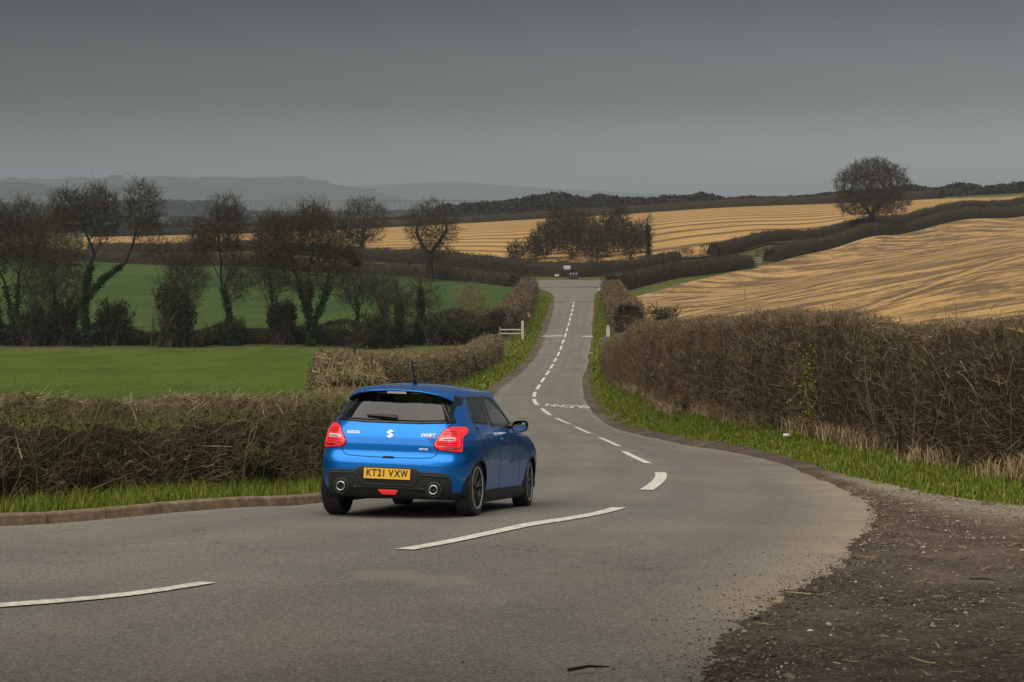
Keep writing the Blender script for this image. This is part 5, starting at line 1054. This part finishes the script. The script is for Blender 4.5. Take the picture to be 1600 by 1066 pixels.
# young crop rows over the near field
P = verge_points(70000, [(-9, 27), (-14, 45), (-22, 70), (-55, 148)], [(-5, 30), (-6.2, 50), (-8.2, 72), (-3.6, 148)], 0, 1, .62); P[:, 0] += rng.normal(0, .3, len(P))
rowc = np.round((P[:, 0] * .92 + P[:, 1] * .39) / .5) * .5 - (P[:, 0] * .92 + P[:, 1] * .39); P += (rowc * .75)[:, None] * np.array([[.92, .39]])
M_CROP = tint_mat('crop_blade', [(0, (.050, .082, .012)), (.6, (.080, .126, .018)), (1, (.120, .165, .030))], .6)
grass('crop', 'young green crop growing over the near field', P, rng.uniform(.035, .075, len(P)), .004 + .00022 * P[:, 1], rng.random(len(P)), M_CROP)

# --- soil and gravel of the lay-by, lapping raggedly over the road edge
n = 900; dd = np.concatenate([np.linspace(118, 34, 160), np.linspace(33.9, -6, n - 160)])
eL = np.stack([np.interp(dd, ROAD_R[:, 1], spline(ROAD_R, 900)[:, 0][np.argmin(np.abs(spline(ROAD_R, 900)[:, 1][None] - ROAD_R[:, 1][:, None]), axis=1)]), dd], 1)
_rs = spline(ROAD_R, 3000); eL[:, 0] = np.interp(dd, _rs[:, 1], _rs[:, 0])
rag = np.interp(np.arange(n), np.arange(0, n, 4), rng.normal(0, 1, len(np.arange(0, n, 4)))) * .5 + np.interp(np.arange(n), np.arange(0, n, 17), rng.normal(0, 1, len(np.arange(0, n, 17))))
rag = .55 * rag + .8 * np.interp(np.arange(n), np.arange(0, n, 45), rng.normal(0, 1, len(np.arange(0, n, 45)))) + rng.normal(0, .35, n)
eL[:, 0] -= np.where(dd > 30, .05, .04) + np.abs(rag) * np.where(dd > 30, .05, np.where(dd > 19, .05, .085))
eR = np.stack([np.interp(dd, [-6, 8, 15, 19, 22, 24.5, 27.5, 31, 34, 46, 60, 80, 118], [16, 14, 9.6, 7.7, 6.3, 5.95, 5.7, 5.5, 5.5, 5.45, 4.5, 3.95, 5.0]), dd], 1); eR[:, 0] = np.maximum(eR[:, 0], eL[:, 0] + .28)
m = 70; w = np.linspace(0, 1, m) ** 1.6; Pp = eL[:, None] * (1 - w[None, :, None]) + eR[:, None] * w[None, :, None]
bump = rng.normal(0, .5, Pp.shape[:2]); 
for _ in range(2): bump = (bump + np.roll(bump, 1, 0) + np.roll(bump, -1, 0) + np.roll(bump, 1, 1) + np.roll(bump, -1, 1)) / 5
Z = T(Pp[..., 0], Pp[..., 1]) + .036 + np.clip(w / .04, 0, 1)[None] * (.022 + .035 * bump * (Pp[..., 1] < 34)); Z[:, 0] -= .012
pale = smoothstep(.15, .65, w)[None] * smoothstep(14.5, 19.5, Pp[..., 1]) * smoothstep(34, 28, Pp[..., 1])
o = obj_np('gravel_shoulder', np.column_stack([Pp.reshape(-1, 2), Z.ravel()]), [grid_faces(n, m)], M_SOIL, smooth=True, tint={'pale': pale.ravel()}); tag(o, 'dark gravelly earth of the lay-by beside the road edge', kind='structure')
# brown earth along the left edge of the lane beyond the car
ll = np.array([p for p in ROAD_L if 60 < p[1] < 246]); A = spline(ll, 260); nn = np.abs(rng.normal(0, .10, 260)); V = np.stack([A + [.12, 0] + np.column_stack([nn, nn * 0]), A - [.35, 0], A - [.6, 0]], 1); Zl = T(V[..., 0], V[..., 1]) + np.array([.036, .05, .03])
o = obj_np('earth_edge', np.column_stack([V.reshape(-1, 2), Zl.ravel()]), [grid_faces(260, 3)[:, ::-1]], M_SOIL); tag(o, 'strip of bare earth along the left edge of the lane', kind='structure')
phi_ = (1 + 5 ** .5) / 2; ICO = unit(np.array([(-1, phi_, 0), (1, phi_, 0), (-1, -phi_, 0), (1, -phi_, 0), (0, -1, phi_), (0, 1, phi_), (0, -1, -phi_), (0, 1, -phi_), (phi_, 0, -1), (phi_, 0, 1), (-phi_, 0, -1), (-phi_, 0, 1)], float))
ICF = np.array([(0, 11, 5), (0, 5, 1), (0, 1, 7), (0, 7, 10), (0, 10, 11), (1, 5, 9), (5, 11, 4), (11, 10, 2), (10, 7, 6), (7, 1, 8), (3, 9, 4), (3, 4, 2), (3, 2, 6), (3, 6, 8), (3, 8, 9), (4, 9, 5), (2, 4, 11), (6, 2, 10), (8, 6, 7), (9, 8, 1)])
def stones(P, r, dz, tint, name, label, m):
    k = len(P); z = T(P[:, 0], P[:, 1]) + dz; sc = r[:, None] * rng.uniform(.6, 1.3, (k, 3)) * [1, 1, .65]; V = (ICO[None] * rng.uniform(.75, 1.2, (k, 12, 1))) * sc[:, None] + np.column_stack([P, z])[:, None]
    F = (np.arange(k)[:, None, None] * 12 + ICF[None]).reshape(-1, 3); o = obj_np(name, V.reshape(-1, 3), [F], m, tint=np.repeat(tint, 12)); return tag(o, label, kind='stuff')
M_STONE = tint_mat('pebble', [(0, (.05, .04, .03)), (.5, (.15, .122, .092)), (.8, (.28, .24, .19)), (.93, (.46, .41, .33)), (1, (.68, .63, .55))], .85)
k = 26000; d_ = 8.5 + 19 * rng.random(k) ** 1.7; xl = np.interp(d_, _rs[:, 1], _rs[:, 0]); xr = np.interp(d_, [8, 15, 19, 22, 24.5, 27.5, 31], [4.5, 5.5, 6.5, 6.3, 5.95, 5.7, 5.5]); u = rng.random(k); P = np.column_stack([xl - .15 + (xr - xl + .15) * u, d_])
stones(P, np.clip(rng.lognormal(-5.0, .5, k), .003, .035), .056, rng.beta(1.5, 1.9, k), 'gravel', 'loose pebbles scattered over the gravelly lay-by', M_STONE)
k = 900; d_ = 8.5 + 8 * rng.random(k) ** 1.3; xl = np.interp(d_, _rs[:, 1], _rs[:, 0]); P = np.column_stack([xl - .15 - rng.exponential(.22, k), d_])
stones(P, np.clip(rng.lognormal(-5.5, .5, k), .003, .014), .034, rng.beta(1.4, 2.6, k), 'gravel', 'sparse grit strewn on the road by the lay-by', M_STONE)
k = 420; d_ = 8.5 + 18 * rng.random(k) ** 1.5; xl = np.interp(d_, _rs[:, 1], _rs[:, 0]); xr = np.interp(d_, [8, 15, 19, 22, 24.5, 27.5, 31], [4.5, 5.5, 6.5, 6.3, 5.95, 5.7, 5.5]); P = np.column_stack([xl - .1 + (xr - xl) * rng.random(k), d_])
P3 = np.column_stack([P, T(P[:, 0], P[:, 1]) + .075]); az = rng.uniform(0, math.pi, k); L = rng.exponential(.06, k) + .03; q = np.column_stack([np.cos(az), np.sin(az), rng.normal(0, .1, k)]) * L[:, None]
V, F, tn = ribbons(P3, P3 + q, .008, .004, .08, rng.beta(2, 2, k)); o = obj_np('litter_twigs', V, [F], M_STRAW, tint=tn); tag(o, 'dead twigs and straw littering the lay-by', kind='stuff')
for (x0, y0, x1, y1, d0, d1, lab) in ((888, 1047, 952, 1042, None, None, 'short dead stick lying on the tarmac near the viewer'), (1515, 905, 1562, 908, None, None, 'dark stick on the lay-by gravel, the one further away')):
    def gp(x, y):
        d = 10.0
        for _ in range(40): p = at(x, y, d); d += (p[2] - (float(T(p[0], p[1])) + .06)) * 3.5
        return at(x, y, d)
    a, b = gp(x0, y0), gp(x1, y1); MB().tube([a, (a + b) / 2 + [0, .03, .004], b], [.010, .008, .004], 6).build('stick', M_BARK); so = bpy.context.scene.objects['stick' if 'tarmac' in lab else 'stick.001']; tag(so, lab, 'stick')
b = gp(1228, 687); MB().prism([(-.07, -.03), (-.02, .05), (.06, .04), (.08, -.02), (.01, -.05)], 0, .045, None, b + [0, 0, .09]).build('paper_scrap', mat('white_paper', (.75, .74, .72), .8)); tag(bpy.context.scene.objects['paper_scrap'], 'scrap of white paper on the verge grass', 'litter')

# evergreen trees added out of view to shade the lay-by's near end
for (x, y, cx_, cy_, lab) in ((4.6, -1.0, 2.7, 4.7, 'unseen evergreen tree added to shade the lay-by beside the viewpoint'), (-.8, -3.2, -4.2, 4.4, 'unseen evergreen tree added to shade the road beside the viewpoint')):
    b = np.array(on(x, y)); tr = empty('added_shade_tree', b); tag(tr, lab, 'tree', 'added shade trees at the viewpoint'); dx_, dy_ = cx_ - x, cy_ - y
    MB().tube([(0, 0, -.2), (dx_ * .1, dy_ * .1, 1.9), (dx_ * .5, dy_ * .5, 3.6), (dx_, dy_, 4.9)], [.30, .25, .18, .07], 10).build('trunk', M_BARK, tr)
    kk = 14000; uu = unit(rng.normal(size=(kk, 3))) * rng.random((kk, 1)) ** .4; C_ = uu * [4.3, 4.1, 1.55] * (1 + .16 * np.sin(uu[:, :1] * 6) * np.cos(uu[:, 1:2] * 5)) + [dx_, dy_, 4.75]; Vl, Fl, tl = leaves(C_, rng.uniform(.2, .42, kk), rng.random(kk)); obj_np('crown', Vl, [Fl], M_IVY, tr, tint=tl)
# ---------------------------------------------------------------- gates, posts and signs down the lane
M_WHITE = mat('white_paint', (.42, .42, .39), .8); M_WOOD = mat('weathered_wood', (.22, .19, .15), .85); M_GREYM = mat('grey_sign_back', (.14, .17, .19), .5, .3); M_DARKP = mat('dark_post', (.02, .022, .025), .6); M_SIGNR = mat('sign_red', (.50, .03, .03), .5); M_BLUES = mat('sign_blue', (.05, .12, .35), .5)
def ground(px, py, d):
    b = at(px, py, d); b[2] = float(T(b[0], b[1])); return b
g0, g1 = ground(781, 541, 166), ground(815, 541, 166); gate = empty('field_gate', g0); tag(gate, 'pale two-rail field gate by the lane below the hedge', 'gate'); gw = g1[0] - g0[0]
for z in (.55, .88): MB().box((gw / 2, 0, z), (gw, .05, .10)).build('rail', M_WHITE, gate)
for x, hh, ww in ((gw + .08, 1.65, .22), (0, 1.1, .12)): MB().box((x, 0, hh / 2), (ww, .16, hh)).build('post', M_WHITE if x > .5 else M_WOOD, gate)
b = ground(950, 534, 168); w = empty('white_post', b); tag(w, 'stubby white marker post at the end of the wide hedge', 'post'); MB().prism([(-.16, -.12), (.16, -.12), (.16, .12), (-.16, .12)], 0, .85).build('shaft', M_WHITE, w); MB().prism([(-.10, -.12), (.10, -.12), (.10, .12), (-.10, .12)], .852, 1.12).build('cap', M_WHITE, w)
def tri(s): return [(-s / 2, 0), (s / 2, 0), (0, s * .87)]
MV = np.array([[1, 0, 0], [0, 0, -1], [0, 1, 0]])
b = ground(825, 507, 193); w = empty('warning_sign', b); tag(w, 'triangular red-bordered warning sign on the grass left of the lane', 'sign'); MB().tube([(0, .04, 0), (0, .04, 1.3)], .035, 8).build('post', M_GREYM, w)
MB().prism(tri(.80), 0, .02, MV, (0, 0, .55)).build('border', M_SIGNR, w); MB().prism([(a * .66, c * .66 + .10) for a, c in tri(.80)], .022, .03, MV, (0, 0, .55)).build('face', M_WHITE, w)
b = ground(945, 575, 143); w = empty('warning_sign', b); tag(w, 'grey back of a triangular sign against the tall hedge end', 'sign'); MB().tube([(0, -.05, 0), (0, -.05, 1.9)], .04, 8).build('post', M_GREYM, w); MB().prism(tri(.85), 0, .025, MV, (0, 0, 1.05)).build('sign_plate', M_GREYM, w); MB().box((0, -.035, 1.30), (.5, .02, .05)).build('brace', M_DARKP, w)
b = ground(886, 441, 291); w = empty('road_sign', b); tag(w, 'white and blue sign on a post across the junction', 'sign'); MB().tube([(0, .05, 0), (0, .05, 1.85)], .05, 8).build('post', M_DARKP, w); MB().box((0, 0, 1.75), (1.05, .04, .38)).build('upper_plate', mat('pale_blue_sign', (.42, .47, .58), .5), w); MB().box((0, -.0, 1.44), (.95, .04, .18)).build('lower_plate', M_WHITE, w)
b = ground(926, 438, 297); w = empty('road_sign', b); tag(w, 'tall white and red sign in front of the thicket', 'sign'); MB().tube([(0, .05, 0), (0, .05, 2.4)], .05, 8).build('post', M_DARKP, w); MB().box((0, 0, 2.25), (.9, .04, .38)).build('upper_plate', mat('pale_red_sign', (.55, .40, .38), .5), w); MB().box((0, 0, 1.80), (.9, .04, .46)).build('lower_plate', M_WHITE, w)
b = ground(896, 441.5, 289); w = empty('chevron_board', b); tag(w, 'low black chevron board facing the lane at the junction', 'sign'); MB().box((0, 0, .55), (1.5, .05, .95)).build('board', M_DARKP, w)
for i in range(3): MB().prism([(-.10, -.12), (.06, -.12), (.16, 0), (.06, .12), (-.10, .12), (0, 0)], 0, .02, MV, (-.45 + .42 * i, -.04, .86)).build('chevron', M_WHITE, w)
for x in (-.55, .55): MB().box((x, .06, .3), (.08, .06, .6)).build('post', M_DARKP, w)
b = ground(870, 440, 291); w = empty('marker_sign', b); tag(w, 'small white marker sign left of the chevron board', 'sign'); MB().box((0, 0, .45), (.65, .04, .32)).build('plate', M_WHITE, w); MB().tube([(0, .04, 0), (0, .04, .5)], .03, 6).build('post', M_DARKP, w)
b = ground(938, 460, 260); w = empty('marker_sign', b); tag(w, 'small pale marker sign on the grass right of the junction', 'sign'); MB().box((0, 0, .5), (.62, .04, .42)).build('plate', M_WHITE, w); MB().tube([(0, .04, 0), (0, .04, .5)], .03, 6).build('post', M_DARKP, w)
g0, g1 = ground(1173, 414, 333), ground(1190, 412, 335); gate = empty('field_gate', g0); tag(gate, 'small white gate in the hedge gap above the slope stubble', 'gate'); v = g1 - g0
for z in (.45, .8, 1.15): MB().tube([(0, 0, z), (v[0], v[1], v[2] + z)], .07, 6).build('rail', M_WHITE, gate)
for k in (0, 1): MB().tube([(v[0] * k, v[1] * k, v[2] * k), (v[0] * k, v[1] * k, v[2] * k + 1.4)], .09, 6).build('post', M_WOOD, gate)

# ---------------------------------------------------------------- far country: woods, viaduct, hills
M_WOODF = tint_mat('far_wood', [(0, (.010, .010, .009)), (.6, (.026, .024, .019)), (1, (.050, .044, .032))], .95)
def woodland(name, label, prof, d0, d1, n, cw, q, size, under=True):
    """far wood that reads as one mass: crowns of small twig clumps under a sky line read off the photo"""
    pp = np.array(prof, float); C = []
    px = rng.uniform(pp[0, 0], pp[-1, 0], n); d = rng.uniform(d0, d1, n); top = np.interp(px, pp[:, 0], pp[:, 1]) + np.abs(rng.normal(0, 2.2, n))
    for x, dd_, tp in zip(px, d, top):
        p = at(x, tp, dd_); z0 = float(T(p[0], p[1])); h = max(3.0, p[2] - z0); rx = cw * rng.uniform(.6, 1.25); k = int(q * rng.uniform(.7, 1.3))
        u = unit(rng.normal(size=(k, 3))) * rng.random((k, 1)) ** .4; c = np.array([p[0], p[1], z0 + h * .60]) + u * [rx, rx, h * .42]; C.append(c)
        if under: C.append(np.column_stack([p[0] + rng.normal(0, rx, k // 3), p[1] + rng.normal(0, rx, k // 3), z0 + rng.uniform(0, h * .45, k // 3)]))
    C = np.vstack(C); V, F, tn = leaves(C, size * rng.uniform(.5, 1.4, len(C)), rng.random(len(C))); o = obj_np(name, V, [F], M_WOODF, tint=tn); return tag(o, label, kind='stuff')
woodland('woodland', 'dark wood along the skyline above the striped stubble', [(690, 318), (740, 316), (800, 311), (830, 305), (850, 302), (872, 298), (895, 304), (915, 309), (938, 301), (960, 307), (1000, 308), (1050, 304), (1075, 306), (1095, 299), (1130, 309), (1185, 306), (1230, 308), (1290, 300), (1340, 297), (1425, 288), (1450, 294), (1480, 291), (1500, 284), (1530, 291), (1575, 287), (1600, 283), (1700, 278)], 690, 860, 330, 4.6, 230, 1.25)
woodland('woodland', 'dark hedge trees between the stubble and the viaduct', [(-40, 362), (100, 358), (240, 360), (420, 350), (600, 340), (760, 330)], 680, 760, 110, 4.5, 150, 1.4)
woodland('woodland', 'hazy wooded bank below the viaduct', [(-60, 315), (40, 318), (110, 322), (160, 314), (250, 312), (330, 313), (390, 330), (560, 330), (760, 322), (860, 318)], 2100, 2600, 240, 15, 150, 4.2)
woodland('woodland', 'scattered far trees beside the pale meadow', [(0, 348), (80, 345), (200, 347), (320, 345), (430, 344), (520, 340)], 1050, 1350, 70, 6, 130, 2.0)
# viaduct
VD = 4300.0; M_BRICK = mat('blue_brick', (.10, .085, .08), .9); M_BRICK_T = NT(M_BRICK); setcol(M_BRICK, M_BRICK_T.ramp(M_BRICK_T.noise(M_BRICK_T.coords(), .3, 4), [(.3, (.07, .06, .058)), (.7, (.13, .11, .10))]))
v0, v1 = at(340, 312.3, VD), at(868, 314.2, VD); via = empty('viaduct', (v0[0], v0[1], v0[2])); tag(via, 'long many-arched brick viaduct far across the valley', 'viaduct'); VL = v1[0] - v0[0]
MB().box((VL / 2, 0, -1.2), (VL + 20, 9, 2.4)).build('deck', M_BRICK, via); pitch = 12.0; np_ = int(VL / pitch); ph_ = 26.0
mb = MB(); mb.box((0, 0, -ph_ / 2 - 2.4), (2.6, 8, ph_)); pier = mb.mesh('pier')
arc = [(-3.7 + 0.0, 0)] + [(-4.6 * math.cos(t), 4.2 * math.sin(t)) for t in np.linspace(0, math.pi, 13)]
sp_poly = [(-6, 4.6)] + [(-6, 0)] + [(-4.6 * math.cos(t), 4.2 * math.sin(t)) for t in np.linspace(0, math.pi, 13)] + [(6, 0), (6, 4.6)]
me_ = MB(); N_ = len(sp_poly); Vv = [(a, y_, b_ - 7.0) for y_ in (-4, 4) for a, b_ in sp_poly]
arc_i = list(range(2, 15)); Fs = []
for s_ in (0, N_):
    Fs += [(s_ + 0, s_ + 1, s_ + 2)] + [(s_ + 0, s_ + arc_i[i], s_ + arc_i[i + 1]) for i in range(6)] + [(s_ + 0, s_ + 8, s_ + N_ - 1)] + [(s_ + N_ - 1, s_ + arc_i[i], s_ + arc_i[i + 1]) for i in range(6, 12)] + [(s_ + N_ - 1, s_ + 14, s_ + 15)]
Fs += [(i, i + 1, N_ + i + 1, N_ + i) for i in range(N_ - 1)]
me_.add(Vv, Fs); span = me_.mesh('arch')
for i in range(np_):
    obj_me('pier', pier, M_BRICK, via, loc=(i * pitch, 0, 0)); obj_me('arch', span, M_BRICK, via, loc=(i * pitch + pitch / 2, 0, 0))
# hills
def hill_mat(name, cols):
    m = mat(name, cols[0], .95); t = NT(m); c = t.coords((1, .35, 1)); vo = t.new('TexVoronoi', Scale=.0045); t.l.new(c, vo.inputs['Vector']); s = t.new('SeparateColor'); t.l.new(vo.outputs['Color'], s.inputs[0])
    setcol(m, t.mix(t.val(t.noise(t.coords(), .006, 5), [(.5, 0), (.6, .85)]), t.ramp(s.outputs[0], [(0, cols[0]), (.4, cols[1]), (.7, cols[2]), (1, cols[0])]), (.03, .032, .026))); return m
M_HILL = hill_mat('far_hill_fields', [(.045, .058, .045), (.085, .085, .066), (.035, .046, .038)])
def hill(label, prof, d, depth, wood):
    pp = np.array(prof, float); n = 260; px = np.linspace(pp[0, 0], pp[-1, 0], n); py = np.interp(px, pp[:, 0], pp[:, 1]); k_ = np.hanning(9); py = np.convolve(np.pad(py, 4, mode='edge'), k_ / k_.sum(), 'valid')
    crest = np.array([at(x, y, d) for x, y in zip(px, py)]); rows = []
    for f in np.linspace(0, 1, 14): r_ = crest.copy(); r_[:, 0] *= 1 - (1 - f) * depth / d; r_[:, 1] = d - depth * (1 - f); zb = -34.0; r_[:, 2] = zb + (crest[:, 2] - zb) * math.sin(f * math.pi / 2) ** 1.1; rows.append(r_)
    for f in (.3, 1): r_ = crest.copy(); r_[:, 1] += depth * f; r_[:, 2] = crest[:, 2] - f * 60; rows.append(r_)
    V = np.stack(rows, 0).reshape(-1, 3); o = obj_np('hill', V, [grid_faces(len(rows), n)], M_HILL, smooth=True); tag(o, label, kind='structure')
    C = []
    for x, w_, hh in wood:
        c = at(x, np.interp(x, px, py), d - 20); k = int(40 + w_ * 4); s_ = d / FOC; C.append(np.column_stack([c[0] + rng.uniform(-.5, .5, k) * w_ * s_, c[1] + rng.uniform(-60, 20, k), c[2] + (rng.random(k) ** 1.3 * hh - 1.0) * s_]))
    if C:
        C = np.vstack(C); V, F, tn = leaves(C, d / FOC * 2.2 * rng.uniform(.6, 1.3, len(C)), rng.random(len(C))); wo_ = obj_np('woodland', V, [F], M_WOODF, tint=tn); tag(wo_, 'copses on the crest of the ' + label, kind='stuff')
hill('nearer wooded hill at the far left', [(-300, 290), (0, 287), (50, 287), (72, 291), (90, 297), (140, 307), (190, 318)], 3900, 1100, [(20, 60, 2.5), (60, 24, 2), (105, 34, 3), (-60, 90, 3)])
hill('long far ridge on the left', [(-300, 284), (0, 280), (100, 280), (180, 278), (300, 279), (400, 278), (450, 277), (490, 280), (515, 287), (550, 293), (590, 300), (640, 312)], 5600, 1500, [(24, 14, 4), (55, 8, 2), (120, 30, 3), (184, 24, 5), (215, 10, 3), (245, 28, 4), (275, 44, 3.5), (340, 60, 3), (460, 34, 3), (506, 10, 3), (570, 34, 2.5)])
hill('palest hill line on the horizon', [(520, 290), (600, 289), (660, 286), (720, 285), (800, 291), (880, 296), (1000, 302), (1150, 305), (1400, 306), (1900, 306)], 9500, 2600, [(700, 60, 1.5)])

# ---------------------------------------------------------------- haze: one closed box of thin air
xs_, y0_, y1_ = 9000.0, -400.0, 16500.0; zb_, zt_ = -90.0, 112.0
hz = MB(); hz.box((0, (y0_ + y1_) / 2, (zb_ + zt_) / 2), (2 * xs_, y1_ - y0_, zt_ - zb_)); hm = bpy.data.materials.new('thin_haze'); hm.use_nodes = True; hn = hm.node_tree.nodes; hn.remove(hn['Principled BSDF'])
pv = hn.new('ShaderNodeVolumePrincipled'); pv.inputs['Density'].default_value = .00017; pv.inputs['Color'].default_value = (.55, .635, .73, 1); pv.inputs['Anisotropy'].default_value = .15; hm.node_tree.links.new(pv.outputs[0], hn['Material Output'].inputs['Volume'])
ho = hz.build('haze', hm); tag(ho, 'thin blue-grey haze over the valley', kind='stuff')
